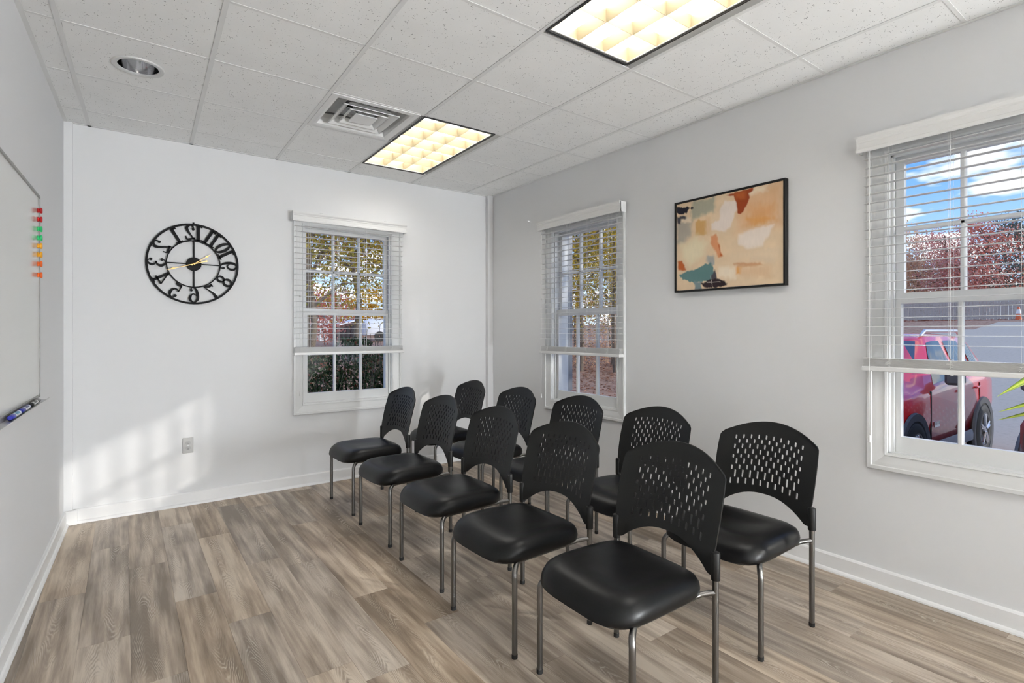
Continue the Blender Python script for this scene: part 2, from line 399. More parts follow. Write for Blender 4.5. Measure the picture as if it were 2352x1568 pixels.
for y in rows[1:-1]:
    for a, b_ in zip(ucols, ucols[1:]):
        x0, x1 = gline(a, y)+0.0115, gline(b_, y)-0.0115
        if x1-x0 < 0.02: continue
        if any(abs((x0+x1)/2-tx) < 0.22 and abs(y-ty) < 0.4 for tx, ty in TROFF): continue
        MB().box(x0, x1, y-0.0085, y+0.0085, H+0.0023, H+0.0042).build('cross_tee', GRID, ceil)
# wall angle along each wall
w = 0.022
def trimbar(n, xf, u0, u1, v0, v1): struct(MB(xf).box(u0, u1, min(v0, v1), max(v0, v1), H, H+0.0028).build('trim_%d' % n, GRID))
trimbar(3, back, XL(YB)+0.05, XR-0.066, -w, 0)
trimbar(4, right, YREAR, YB-0.05, -w, 0)
trimbar(5, left, YREAR, YB-0.024, 0, w)

# ------------------------------------------------------------------ windows
def make_window(n, xf, u, ext=0.0, cols=3):
    OW = 0.40 + ext
    root = struct(empty('window_%d' % n, xf(u, 0, OZ0)))
    inv = Matrix.Translation(root.location).inverted()
    loc = lambda a, v, z: tuple(inv @ Vector(xf(u+a, v, z)))
    # casing: stepped profile, mitred
    prof = [(0.0, 0.0), (0.0, 0.012), (0.010, 0.015), (0.012, 0.010), (0.022, 0.012), (0.050, 0.016), (0.066, 0.017), (0.070, 0.023), (0.086, 0.023), (0.090, 0.018), (0.090, 0.0)]
    def corner(k, w_): return ((-OW-w_, OZ0-w_), (OW+w_, OZ0-w_), (OW+w_, OZ1+w_), (-OW-w_, OZ1+w_))[k]
    for k in range(4):
        b = MB(loc); b.loft([[(corner(k, w_)[0], -t, corner(k, w_)[1]) for w_, t in prof], [(corner((k+1) % 4, w_)[0], -t, corner((k+1) % 4, w_)[1]) for w_, t in prof]])
        b.build('casing', WINP, root)
    # jamb liner with stops
    b = MB(loc)
    t = 0.006
    for a0, a1, z0, z1 in ((-OW, -OW+t, OZ0, OZ1), (OW-t, OW, OZ0, OZ1), (-OW, OW, OZ0, OZ0+t), (-OW, OW, OZ1-t, OZ1)):
        b.box(a0, a1, 0.0, WT+0.01, z0, z1)
    for a0, a1 in ((-OW+t, -OW+0.018), (OW-0.018, OW-t)): b.box(a0, a1, 0.022, 0.040, OZ0, OZ1)
    b.box(-OW+t, OW-t, 0.022, 0.040, OZ1-0.02, OZ1-t)
    b.build('jamb', WINP, root)
    # outside trim and sill
    b = MB(loc)
    for a0, a1, z0, z1 in ((-OW-0.10, -OW, OZ0-.02, OZ1+.12), (OW, OW+0.10, OZ0-.02, OZ1+.12), (-OW, OW, OZ1, OZ1+.12)): b.box(a0, a1, WT, WT+0.03, z0, z1)
    b.box(-OW-0.13, OW+0.13, WT-0.02, WT+0.07, OZ0-0.05, OZ0-.005)
    b.build('exterior_trim', WINP, root)
    A = 0.3575 + ext; st = OW-0.007; mw = 0.011; RZ = ((0.785, 1.125, 1.465), (1.520, 1.850, 2.188))
    for name, v0, v1, zb, zt, rz in (('lower_sash', 0.044, 0.079, OZ0+0.006, 1.520, RZ[0]), ('upper_sash', 0.084, 0.119, 1.465, OZ1-0.006, RZ[1])):
        b = MB(loc)
        for a0, a1, z0, z1 in ((-st, -A, zb, zt), (A, st, zb, zt), (-A, A, zb, rz[0]), (-A, A, rz[2], zt)): b.box(a0, a1, v0, v1, z0, z1)
        # bevelled sticking around the panes
        s_ = b.build(name, WINP, root)
        for k in range(1, cols):
            c = -A+2*A*k/cols
            q = MB(loc); q.loft([[(c-mw, v0+0.008, z), (c-mw*.55, v0+0.001, z), (c+mw*.55, v0+0.001, z), (c+mw, v0+0.008, z), (c+mw, v1-0.006, z), (c-mw, v1-0.006, z)] for z in (rz[0], rz[2])]); q.build('muntin', WINP, s_)
        q = MB(loc); z = rz[1]; q.loft([[(a, v0+0.008, z-mw), (a, v0+0.001, z-mw*.55), (a, v0+0.001, z+mw*.55), (a, v0+0.008, z+mw), (a, v1-0.006, z+mw), (a, v1-0.006, z-mw)] for a in (-A, A)]); q.build('muntin', WINP, s_)
        vm = (v0+v1)/2
        for k in range(cols):
            a0, a1 = -A+2*A/cols*k, -A+2*A/cols*(k+1)
            for z0, z1 in zip(rz, rz[1:]):
                q = MB(loc); q.poly([(a0, vm, z0), (a1, vm, z0), (a1, vm, z1), (a0, vm, z1)]); q.build('pane', GLASS, s_)
    return root
make_window(1, back, U1); make_window(2, right, U2); make_window(3, right, U3C, EXT3, 7)

# ------------------------------------------------------------------ venetian blinds
SLATW, SLATD, PITCH = 0.487, 0.050, 0.0455
def make_blind(xf, u, label, lsign, tz, stack_seed, ext=0.0):
    SLATW = 0.487 + ext
    root = thing('venetian_blind', label, 'blind', xf(u, 0, OZ0)); inv = Matrix.Translation(root.location).inverted()
    root['group'] = 'venetian blinds on the windows'
    loc = lambda a, v, z: tuple(inv @ Vector(xf(u+a, v, z)))
    rr = random.Random(stack_seed)
    # valance with a moulded front and short returns
    prof = [(-0.088, 2.246), (-0.090, 2.250), (-0.090, 2.262), (-0.086, 2.266), (-0.086, 2.292), (-0.089, 2.296), (-0.089, 2.302), (-0.095, 2.310), (-0.098, 2.316), (-0.098, 2.328), (-0.084, 2.328), (-0.079, 2.316), (-0.079, 2.246)]
    W = 0.512 + ext
    b = MB(loc); b.loft([[(a, v, z) for v, z in prof] for a in (-W, W)])
    for s in (-1, 1): b.box(min(s*W, s*(W-.008)), max(s*W, s*(W-.008)), -0.088, -0.024, 2.246, 2.326)
    val = b.build('valance', BLIND, root)
    for a in [q + ext*w_ for q, w_ in ((-0.28, -1), (0.02, 0), (0.30, 1))]:
        MB(loc).box(a-0.012, a+0.012, -0.094, -0.074, 2.328, 2.3305).build('valance_clip', mat('clear_clip', (0.35, 0.35, 0.34), 0.3), val)
    MB(loc).bbox(-SLATW, SLATW, -0.078, -0.026, 2.262, 2.312, 0.002).build('headrail', BLIND, root)
    # slats
    sm = MB(loc); sm.xf = None
    dv = xf(0, 1, 0); dv = Vector(dv)-Vector(xf(0, 0, 0)); da = Vector(xf(1, 0, 0))-Vector(xf(0, 0, 0))
    crown = [(-0.019, 0.0), (-0.010, 0.0010), (0, 0.0014), (0.010, 0.0010), (0.019, 0.0)]
    P = lambda a, v, z: tuple(da*a + dv*v + Vector((0, 0, z)))
    b = MB(P); b.loft([[(a, v, z) for v, z in crown] + [(a, v, z-0.0018) for v, z in crown[::-1]] for a in (-SLATW, SLATW)])
    me = b.mesh('slat')
    def slat(z, da_=0.0, tilt=0.0):
        o = link('slat', me, BLIND, root, loc(da_, -0.052, z)); 
        return o
    z = 2.212
    while z > 1.212:
        slat(z, rr.uniform(-.001, .001)); z -= PITCH
    zz = 1.148
    for k in range(12):
        slat(zz + k*0.0035, rr.uniform(-.003, .003))
    b = MB(loc); pr = [(-0.026, 1.124), (-0.024, 1.121), (0.024, 1.121), (0.026, 1.124), (0.026, 1.140), (0.022, 1.145), (-0.022, 1.145), (-0.026, 1.140)]
    b.loft([[(a, v-0.052, z) for v, z in pr] for a in (-SLATW-0.003, SLATW+0.003)]); br = b.build('bottom_rail', BLIND, root)
    # ladders and lift strings
    for a in ((-0.37, -0.125, 0.125, 0.37) if not ext else [U3-u+q for q in (0.37, 0.125, -0.125, -0.37, -0.62, -0.87, -1.12, -1.33)]):
        b = MB(loc)
        for v in (-0.073, -0.031): b.tube([(a, v, 1.15), (a, v, 2.262)], 0.0008, 4)
        b.tube([(a+0.012, -0.052, 1.14), (a+0.012, -0.052, 2.262)], 0.0007, 4)
        b.build('ladder_cord', CORD, root)
        b = MB(loc); pts = []
        for k in range(26): pts.append((a + rr.uniform(-0.017, 0.017), -0.082 - rr.uniform(0, 0.007), 1.146 + 0.043*k/25 + rr.uniform(-.006, .006)))
        b.tube(pts, 0.0009, 4, True); b.build('cord_loops', CORD, root)
        MB(loc).lathe([(0.0001, -0.004), (0.006, -0.004), (0.006, 0.0), (0.0001, 0.001)], 8, (a, -0.052, 1.1205)).build('cord_button', CORD, br)
    # pull cord with stop and tassel
    a = lsign*(0.452+ext); b = MB(loc)
    b.tube([(a, -0.084, 2.25), (a-0.001, -0.086, 1.6), (a+0.002*lsign, -0.086, tz+0.03)], 0.0011, 5)
    b.tube([(a+0.004, -0.084, 2.25), (a+0.001, -0.086, 1.6)], 0.0011, 5)
    pc = b.build('pull_cord', CORD, root)
    MB(loc).lathe([(0.0005, -0.007), (0.005, -0.006), (0.0055, 0.004), (0.002, 0.008), (0.0005, 0.008)], 10, (a, -0.086, 1.615)).build('cord_stop', mat('cord_stop', (0.4, 0.4, 0.39), .4), pc)
    MB(loc).lathe([(0.0005, -0.018), (0.0075, -0.018), (0.0085, -0.012), (0.005, 0.004), (0.006, 0.012), (0.0025, 0.018), (0.0005, 0.019)], 12, (a, -0.086, tz)).build('tassel', WHITEP, pc, 40)
    return root
make_blind(back, U1, 'white venetian blind half raised on the window nearest the round clock', -1, 0.80, 1)
make_blind(right, U2, 'white venetian blind half raised on the window between the room corner and the painting', 1, 0.735, 2)
make_blind(right, U3C, 'wide white venetian blind half raised on the window looking out on the red car', 1, 0.775, 3, EXT3)

# ------------------------------------------------------------------ ceiling troffers
LOUV = mat('louvre_cream', (0.36, 0.30, 0.19), 0.4, metal=0.0)
PANEL = mat('fluorescent_panel', (0.8, 0.8, 0.8), 0.5, emit=((1.0, 0.985, 0.955), LAMP))
TBLACK = mat('troffer_black', (0.02, 0.02, 0.02), 0.4)
def make_troffer(x, y, label, rz):
    root = thing('ceiling_troffer', label, 'ceiling light', (x, y, H), rz, 'recessed fluorescent troffers')
    w, l = 0.283, 0.598
    b = MB()
    fw = 0.010
    for a0, a1, c0, c1 in ((-w, -w+fw, -l, l), (w-fw, w, -l, l), (-w+fw, w-fw, -l, -l+fw), (-w+fw, w-fw, l-fw, l)): b.box(a0, a1, c0, c1, -0.006, 0.008)
    b.build('frame', TBLACK, root)
    b = MB(); g = 0.008; w2, l2 = w-fw, l-fw
    for a0, a1, c0, c1 in ((-w2, -w2+g, -l2, l2), (w2-g, w2, -l2, l2), (-w2+g, w2-g, -l2, -l2+g), (-w2+g, w2-g, l2-g, l2)): b.box(a0, a1, c0, c1, 0.000, 0.004)
    b.build('door_frame', mat('troffer_white', (0.55, 0.54, 0.50), 0.35), root)
    # housing sides
    b = MB(); hh = 0.085
    for a0, a1, c0, c1 in ((-w2, -w2+.003, -l2, l2), (w2-.003, w2, -l2, l2), (-w2+.003, w2-.003, -l2, -l2+.003), (-w2+.003, w2-.003, l2-.003, l2)): b.box(a0, a1, c0, c1, 0.004, hh+0.01)
    b.build('housing', LOUV, root)
    MB().box(-w2+.003, w2-.003, -l2+.003, l2-.003, hh, hh+0.004).build('lamp_panel', PANEL, root)
    w3, l3 = w2-.003, l2-.003
    bh = 0.062
    def blade(a0, a1, c0, c1):
        q = MB()
        if abs(a1-a0) < abs(c1-c0):
            xm = (a0+a1)/2; q.loft([[(xm-.0008, yy, 0.002), (xm+.0008, yy, 0.002), (xm+0.007, yy, bh), (xm-0.007, yy, bh)] for yy in (c0, c1)])
        else:
            ym = (c0+c1)/2; q.loft([[(xx, ym-.0008, 0.002), (xx, ym+.0008, 0.002), (xx, ym+0.007, bh), (xx, ym-0.007, bh)] for xx in (a0, a1)])
        return q
    for k in (1, 2):
        a = -w3+2*w3*k/3; blade(a, a, -l3, l3).build('louvre_blade', LOUV, root)
    for k in range(1, 6):
        c = -l3+2*l3*k/6; blade(-w3, w3, c, c).build('louvre_blade', LOUV, root)
    return root
make_troffer(*TROFF[0], 'recessed ceiling light with cream louvre cells beside the square air diffuser', -0.016)
make_troffer(*TROFF[1], 'recessed ceiling light nearest the camera at the top of the picture', -0.006)
make_troffer(*TROFF[2], 'recessed ceiling light added for brightness just behind the camera, out of the picture', 0.0)  # from here on: unseen extra troffers, added to brighten the room
make_troffer(*TROFF[3], 'second recessed ceiling light added for brightness behind the camera, out of the picture', 0.0)
make_troffer(*TROFF[4], 'recessed ceiling light added for brightness at the rear end of the room, out of the picture', 0.0)

# ------------------------------------------------------------------ air diffuser
DIFF = mat('diffuser_enamel', (0.76, 0.76, 0.75), 0.4)
df = thing('air_diffuser', 'square white four-way ceiling air diffuser beside the cream ceiling light', 'air vent', (1.300, 3.500, H), -0.016)
w = 0.288
def sqring(prof, mats_name, part, parent=df, n=1):
    b = MB(); rings = [[(-r, -r, z), (r, -r, z), (r, r, z), (-r, r, z)] for r, z in prof]
    b.loft(rings, True, False); return b.build(part, mats_name, parent)
sqring([(w, 0.004), (w, -0.002), (w-0.030, -0.003), (0.240, 0.002), (0.232, 0.018), (0.228, 0.045), (0.212, 0.075), (0.15, 0.098), (0.105, 0.104)], DIFF, 'frame')
MB().lathe([(0.135, 0.100), (0.135, 0.30), (0.001, 0.30)], 28).build('duct', DARK, df, 40)
for k, (r0, r1) in enumerate(((0.185, 0.125), (0.128, 0.078))):
    sqring([(r0, -0.004-0.001*k), (r0+0.001, 0.000), (r0-0.012, 0.008), (r1+0.018, 0.026), (r1, 0.048), (r1-0.003, 0.048), (r1+0.014, 0.024), (r0-0.016, 0.005), (r0-0.002, -0.004-0.001*k)], DIFF, 'louvre_ring')
b = MB(); b.loft([[(-r, -r, z), (r, -r, z), (r, r, z), (-r, r, z)] for r, z in ((0.030, 0.034), (0.055, 0.012), (0.074, 0.001), (0.0745, -0.005))]); b.build('centre_plate', DIFF, df)
for sx, sy in ((1, 1), (-1, 1), (1, -1), (-1, -1)):
    MB().tube([(0.06*sx, 0.06*sy, 0.012), (0.11*sx, 0.11*sy, 0.040), (0.20*sx, 0.20*sy, 0.070)], 0.006, 6).build('support_strut', GALV, df)

# ------------------------------------------------------------------ downlight
dl = thing('downlight', 'round recessed downlight with chrome reflector in the left part of the ceiling', 'ceiling light', (0.060, 3.520, H))
MB().lathe([(0.094, 0.006), (0.093, -0.001), (0.100, -0.005), (0.117, -0.004), (0.120, 0.002), (0.120, 0.003)], 48).build('trim_ring', mat('downlight_ring', (0.60, 0.60, 0.59), .35), dl, 40)
MB().lathe([(0.094, 0.004), (0.092, 0.03), (0.086, 0.06), (0.076, 0.095), (0.062, 0.12), (0.04, 0.125), (0.0005, 0.125)], 48).build('reflector', CHROME, dl, 60)
b = MB(); b.lathe([(0.0005, 0.088), (0.014, 0.090), (0.020, 0.098), (0.020, 0.11), (0.014, 0.122), (0.0005, 0.124)], 20); b.build('bulb', mat('frosted_bulb', (0.75, 0.75, 0.74), .3), dl, 60)

# ------------------------------------------------------------------ stacking chairs
def make_chair():
    root = empty('stacking_chair')
    xf_, xr_, yf_, yr_ = -0.2125, 0.2125, 0.2375, 0.243
    # seat cushion: rings of a rounded outline
    n = 56
    def outline(inset):
        x0, x1 = -0.268+inset, 0.200-inset; pts = []
        for k in range(n):
            a = 2*PI*k/n; c_, s_ = math.cos(a), math.sin(a); p = 2/(4.3 if c_ < 0 else 6.0)
            ex = math.copysign(abs(c_)**p, c_); ey = math.copysign(abs(s_)**p, s_)
            xx = (x0+x1)/2 + ex*(x1-x0)/2; hw = 0.243 - 0.012*(xx+0.268)/0.458 - inset
            pts.append((xx, ey*hw))
        return pts
    rings = []
    for inset, z in ((0.075, 0.374), (0.030, 0.371), (0.012, 0.374), (0.002, 0.386), (0.0, 0.404), (0.003, 0.423), (0.012, 0.439), (0.030, 0.451), (0.060, 0.458), (0.100, 0.459), (0.150, 0.456), (0.195, 0.454)):
        ring = []
        for xx, yy in outline(inset):
            fr = max(0.0, min(1.0, (-0.13-xx)/0.14)); fall = 0.034*fr*fr*(1 if z > 0.40 else 0.35)
            dish = 0.010*math.exp(-((xx-0.03)/0.13)**2-(yy/0.15)**2) if inset > 0.03 and z > .4 else 0
            side = 0.006*math.exp(-((xx+0.02)/0.16)**2) if 0.006 < inset < 0.07 and z > 0.42 else 0
            ring.append((xx, yy, z-fall-dish+side*0.5))
        rings.append(ring)
    b = MB(); b.loft(rings); b.build('seat', VINYL, root, 70)
    # seat frame: side rails and cross bars
    b = MB()
    for s in (-1, 1):
        b.tube([(xf_+0.030, s*0.205, 0.372), (xr_-0.070, s*0.204, 0.374), (xr_-0.045, s*0.214, 0.380), (xr_-0.024, s*0.230, 0.385), (xr_, s*yr_, 0.386)], 0.0100, 10)
    b.tube([(xf_+0.07, -0.205, 0.372), (xf_+0.07, 0.205, 0.372)], 0.009, 8); b.tube([(xr_-0.08, -0.200, 0.373), (xr_-0.08, 0.200, 0.373)], 0.009, 8)
    b.build('seat_frame', STEEL, root, 40)
    for s in (-1, 1):
        # front leg: rises, bends back under the cushion
        pts = [(xf_, s*yf_, 0.012), (xf_, s*yf_, 0.30)]
        for k in range(0, 9):
            a = k/8*math.radians(86); pts.append((xf_+0.045*(1-math.cos(a)), s*(yf_-0.030*(k/8)**1.5), 0.328+0.045*math.sin(a)))
        pts.append((xf_+0.080, s*0.204, 0.3735))
        leg = MB().tube(pts, 0.0115, 12).build('leg', STEEL, root, 40)
        MB().lathe([(0.0005, 0), (0.0115, 0), (0.0125, 0.002), (0.0125, 0.018), (0.0005, 0.018)], 12, (xf_, s*yf_, 0.0)).build('foot_cap', RUBBER, leg, 30)
        leg = MB().tube([(xr_, s*yr_, 0.012), (xr_, s*yr_, 0.49)], 0.0115, 12).build('leg', STEEL, root, 40)
        MB().lathe([(0.0005, 0), (0.0115, 0), (0.0125, 0.002), (0.0125, 0.018), (0.0005, 0.018)], 12, (xr_, s*yr_, 0.0)).build('foot_cap', RUBBER, leg, 30)
        b = MB(); b.lathe([(0.0005, 0.432), (0.0155, 0.432), (0.0165, 0.436), (0.0165, 0.525), (0.0145, 0.531), (0.0005, 0.532)], 16, (xr_, s*yr_, 0)); b.build('sleeve', PLASTIC, root, 40)
    # back shell
    nu, nv, th = 44, 26, 0.0075
    def surf(u, v, off):
        zb = 0.446 + 0.084*max(0.0, 1-(abs(u)/0.88)**2.3); zt = 0.870 - 0.060*abs(u)**2.0
        z = zb + (zt-zb)*v
        hw = 0.243 + 0.006*math.sin(PI*min(max((z-0.53)/0.30, 0), 1))
        if z < 0.535: hw = 0.240
        # rounded upper corners
        if v > 0.90: hw -= 0.026*((v-0.90)/0.10)**2.4
        y = u*hw
        t = max(0.0, z-0.50); x = xr_ + 0.004 + 0.17*t + 0.26*t*t + 0.036*(1-u*u) - 0.012
        return (x+off, y, z)
    b = MB(); fr = [[b.vert(surf(-1+2*i/nu, j/nv, -th/2)) for i in range(nu+1)] for j in range(nv+1)]; bk = [[b.vert(surf(-1+2*i/nu, j/nv, th/2)) for i in range(nu+1)] for j in range(nv+1)]
    for j in range(nv):
        for i in range(nu):
            b.f.append([fr[j][i], fr[j][i+1], fr[j+1][i+1], fr[j+1][i]]); b.f.append([bk[j][i], bk[j+1][i], bk[j+1][i+1], bk[j][i+1]])
        b.f.append([fr[j][0], fr[j+1][0], bk[j+1][0], bk[j][0]]); b.f.append([fr[j][nu], bk[j][nu], bk[j+1][nu], fr[j+1][nu]])
    for i in range(nu):
        b.f.append([fr[0][i], bk[0][i], bk[0][i+1], fr[0][i+1]]); b.f.append([fr[nv][i], fr[nv][i+1], bk[nv][i+1], bk[nv][i]])
    shell = link('backrest_raw', b.mesh('backrest_raw'), PLASTIC)
    c = MB()
    rows_ = [(0.777, .020, 0), (0.754, .018, 1), (0.730, .022, 0), (0.704, .022, 1), (0.680, .018, 0), (0.655, .026, 1), (0.626, .022, 0), (0.595, .036, 1), (0.560, .028, 0)]
    for z, ln, odd in rows_:
        for k in range(10-odd):
            y = (k-(9-odd)/2)*0.0372; zc = z + 0.016*(1-(y/0.17)**2); hw = 0.0056; hl = ln/2+0.001
            out = [(y+hw*math.cos(a), zc+(hl-hw if math.sin(a) > 0 else -(hl-hw))+hw*math.sin(a)) for a in [PI*q/5 + PI/10 for q in range(10)]]
            c.loft([[(xr_-0.09, p, q) for p, q in out], [(xr_+0.20, p, q) for p, q in out]])
    cut = link('cutter_raw', c.mesh('cutter_raw'))
    md = shell.modifiers.new('slots', 'BOOLEAN'); md.object = cut; md.operation = 'DIFFERENCE'; md.solver = 'EXACT'
    dg = bpy.context.evaluated_depsgraph_get(); me = bpy.data.meshes.new_from_object(shell.evaluated_get(dg)); me.name = 'backrest'
    me.shade_smooth(); me.set_sharp_from_angle(angle=math.radians(35))
    bpy.data.objects.remove(shell); bpy.data.objects.remove(cut)
    link('backrest', me, PLASTIC, root)
    return root
chair0 = make_chair()
FRONT = [(1.297, 1.368), (1.272, 1.985), (1.300, 2.641), (1.312, 3.329), (1.325, 4.010)]
BACK = [(2.070, 1.388), (2.070, 2.068), (2.070, 2.740), (2.075, 3.460), (2.085, 4.190)]
NTH = ['nearest chair of the front row', 'second chair of the front row counted from the camera', 'third, middle chair of the front row', 'fourth chair of the front row counted from the camera', 'farthest chair of the front row, closest to the clock']
NTHB = ['nearest chair of the back row, by the baseboard', 'second chair of the back row counted from the camera', 'third, middle chair of the back row', 'fourth chair of the back row counted from the camera', 'farthest chair of the back row, in the room corner']
first = True
for row, lab in ((FRONT, NTH), (BACK, NTHB)):
    for k, (fx, cy) in enumerate(row):
        o = chair0 if first else copy_tree(chair0); first = False
        o.location = (fx+0.2125, cy, 0); o.rotation_euler = (0, 0, math.radians((-1.2, 1.5, 0.8, 1.2, 1.0)[k] if row is FRONT else (0.4, -0.6, 0.9, 0.3, -0.5)[k]))
        tag(o, 'black perforated-back stacking chair, ' + lab[k], 'chair', 'black stacking chairs in two rows')

# ------------------------------------------------------------------ wall clock (seen mirrored)
CX, CZ = 0.428, 1.836
ck = thing('wall_clock', 'large round black openwork metal wall clock with mirrored numerals', 'clock', (CX, YB, CZ))
def ring2(r0, r1, y0, y1, n=72):
    b = MB(); b.lathe([(r0, y0), (r1, y0), (r1, y1), (r0, y1), (r0, y0)], n, axis='y'); return b
ring2(0.2930, 0.3075, -0.026, -0.014).build('outer_ring', BLACKM, ck, 30)
ring2(0.1725, 0.181, -0.026, -0.014).build('inner_ring', BLACKM, ck, 30)
for k in range(4):
    a = PI/2*k; c_, s_ = math.cos(a), math.sin(a); b = MB(lambda r, t, y: (r*c_-t*s_, y, r*s_+t*c_)); b.box(0.045, 0.176, -0.0042, 0.0042, -0.024, -0.018); b.build('spoke', BLACKM, ck)
b = MB(); b.lathe([(0.0005, -0.034), (0.049, -0.034), (0.051, -0.030), (0.051, -0.002), (0.0005, -0.002)], 40, axis='y'); b.build('hub', BLACKM, ck, 30)
b = MB(); b.box(-0.004, 0.004, -0.018, -0.001, 0.296, 0.318); b.build('hanger', BLACKM, ck)
def crom(pts, n=7):
    out = []
    P_ = [pts[0]] + list(pts) + [pts[-1]]
    for i in range(1, len(P_)-2):
        for k in range(n):
            t = k/n; q = []
            for j in range(3):
                p0, p1, p2, p3 = (P_[i+d][j] for d in (-1, 0, 1, 2))
                q.append(0.5*((2*p1)+(-p0+p2)*t+(2*p0-5*p1+4*p2-p3)*t*t+(-p0+3*p1-3*p2+p3)*t**3))
            out.append(q)
    out.append(list(pts[-1])); return out
def ell(cx, cy, rx, ry, w0, w1, a0=0, a1=360):
    return [(cx+rx*math.cos(math.radians(a)), cy+ry*math.sin(math.radians(a)), w0+(w1-w0)*abs(math.cos(math.radians(a)))) for a in range(a0, a1+1, 20)]
SIX = [[(.46,.84,.07),(.40,.97,.06),(.28,.985,.06),(.14,.84,.11),(.07,.52,.14),(.09,.20,.13),(.27,.03,.06),(.45,.14,.11),(.50,.31,.13),(.43,.50,.09),(.29,.58,.05),(.13,.46,.04)]]
GLYPH = {  # width, strokes (x, y, thickness), balls
 '1': (.50, [[(.25,0,.15),(.25,1,.15)], [(.04,.035,.07),(.46,.035,.07)], [(.05,.93,.07),(.25,.95,.09)], [(.05,.86,.07),(.05,.97,.07)]], []),
 '2': (.60, [[(.12,.74,.06),(.16,.93,.07),(.32,.975,.07),(.49,.84,.14),(.46,.64,.13),(.28,.36,.08),(.11,.12,.06)], [(.06,.16,.05),(.14,.13,.08),(.27,.10,.10),(.40,.05,.11),(.52,.11,.07),(.55,.27,.05)], [(.06,.02,.05),(.08,.20,.05)]], [(.14,.74,.085)]),
 '3': (.58, [[(.12,.82,.05),(.20,.955,.06),(.35,.95,.08),(.46,.76,.13),(.39,.58,.08),(.24,.53,.05)], [(.24,.53,.05),(.42,.47,.09),(.51,.27,.14),(.40,.06,.09),(.22,.03,.06),(.11,.18,.05)]], [(.14,.80,.085),(.13,.21,.09)]),
 '4': (.62, [[(.42,1,.06),(.03,.31,.06)], [(.01,.29,.08),(.60,.29,.08)], [(.42,0,.13),(.42,1,.13)], [(.24,.035,.07),(.60,.035,.07)]], []),
 '5': (.58, [[(.14,.95,.06),(.11,.50,.05)], [(.13,.93,.10),(.28,.89,.13),(.42,.92,.11),(.50,.99,.05)], [(.11,.50,.05),(.26,.60,.07),(.43,.54,.10),(.50,.31,.14),(.40,.07,.09),(.24,.03,.06),(.12,.17,.05)]], [(.14,.20,.09)]),
 '6': (.56, SIX, [(.42,.82,.08)]),
 '7': (.60, [[(.06,.76,.06),(.10,.97,.06)], [(.08,.90,.09),(.22,.87,.13),(.38,.91,.11),(.55,.98,.05)], [(.54,.97,.05),(.40,.66,.06),(.27,.36,.11),(.24,.01,.17)]], []),
 '8': (.56, [ell(.28,.75,.165,.205,.07,.11), ell(.28,.28,.205,.245,.07,.13)], []),
 '0': (.58, [ell(.29,.50,.20,.455,.06,.15)], []),
}
GLYPH['9'] = (.56, [[(.56-x, 1-y, w_) for x, y, w_ in s] for s in SIX], [(.14,.18,.08)])
def glyph(b, ch, x0, sc, place):
    wd, strokes, balls = GLYPH[ch]
    for s in strokes:
        pts = crom(s) if len(s) > 2 else [list(p) for p in s]
        Lp, Rp = [], []
        for i, p in enumerate(pts):
            q0, q1 = pts[max(i-1, 0)], pts[min(i+1, len(pts)-1)]
            tx, ty = q1[0]-q0[0], q1[1]-q0[1]; d = math.hypot(tx, ty) or 1; nx, ny = -ty/d, tx/d; h_ = p[2]*1.22/2
            Lp.append((p[0]+nx*h_, p[1]+ny*h_)); Rp.append((p[0]-nx*h_, p[1]-ny*h_))
        rings = [[place(x0+l[0]*sc, l[1]*sc, -0.024), place(x0+r[0]*sc, r[1]*sc, -0.024), place(x0+r[0]*sc, r[1]*sc, -0.017), place(x0+l[0]*sc, l[1]*sc, -0.017)] for l, r in zip(Lp, Rp)]
        b.loft(rings)
    for cx, cy, r in balls:
        out = [(cx+r*math.cos(2*PI*k/14), cy+r*math.sin(2*PI*k/14)) for k in range(14)]
        b.loft([[place(x0+p*sc, q*sc, y) for p, q in out] for y in (-0.0245, -0.0165)])
    return wd*sc
for h_ in range(1, 13):
    s = str(h_); sc = 0.1165; gapn = -0.012 if len(s) > 1 else 0
    wid = sum(GLYPH[c][0]*sc for c in s) + gapn*(len(s)-1)
    inward = 4 <= h_ <= 8
    ang = PI/2 - h_*PI/6
    rot = ang - PI/2 + (PI if inward else 0)
    rc = 0.2375
    def place(px, py, y, ang=ang, rot=rot, wid=wid):
        lx, lz = px-wid/2, py-sc/2
        gx_ = rc*math.cos(ang)+lx*math.cos(rot)-lz*math.sin(rot); gz_ = rc*math.sin(ang)+lx*math.sin(rot)+lz*math.cos(rot)
        return (-gx_, y, gz_)
    b = MB(); xx = 0
    for c in s: xx += glyph(b, c, xx, sc, place) + gapn
    b.build('numeral', BLACKM, ck)
def hand(name, tip, tail, y):
    L_ = math.hypot(*tip); tx, tz = tip[0]/L_, tip[1]/L_
    b = MB(lambda r, t, yy: (r*tx - t*tz, yy, r*tz + t*tx))
    def bar(prof): b.loft([[(r, h, y) for r, h in prof] + [(r, -h, y) for r, h in prof[::-1]], [(r, h, y+.002) for r, h in prof] + [(r, -h, y+.002) for r, h in prof[::-1]]])
    bar([(-tail, 0.004), (-tail+.02, 0.0025), (0, 0.0028), (L_*.70, 0.0022), (L_*.74, 0.0075), (L_*.86, 0.0035), (L_, 0.0006)])
    if tail > 0.05: b.loft([[( -tail-0.006+0.007*math.cos(2*PI*k/12), 0.007*math.sin(2*PI*k/12), yy) for k in range(12)] for yy in (y, y+.002)])
    return b.build(name, GOLD, ck)
hand('minute_hand', (-0.176, -0.057), 0.080, -0.041); hand('hour_hand', (0.111, 0.079), 0.02, -0.038)
b = MB(); b.lathe([(0.0005, -0.047), (0.006, -0.046), (0.008, -0.042), (0.008, -0.034), (0.0005, -0.034)], 16, axis='y'); b.build('centre_cap', GOLD, ck, 40)

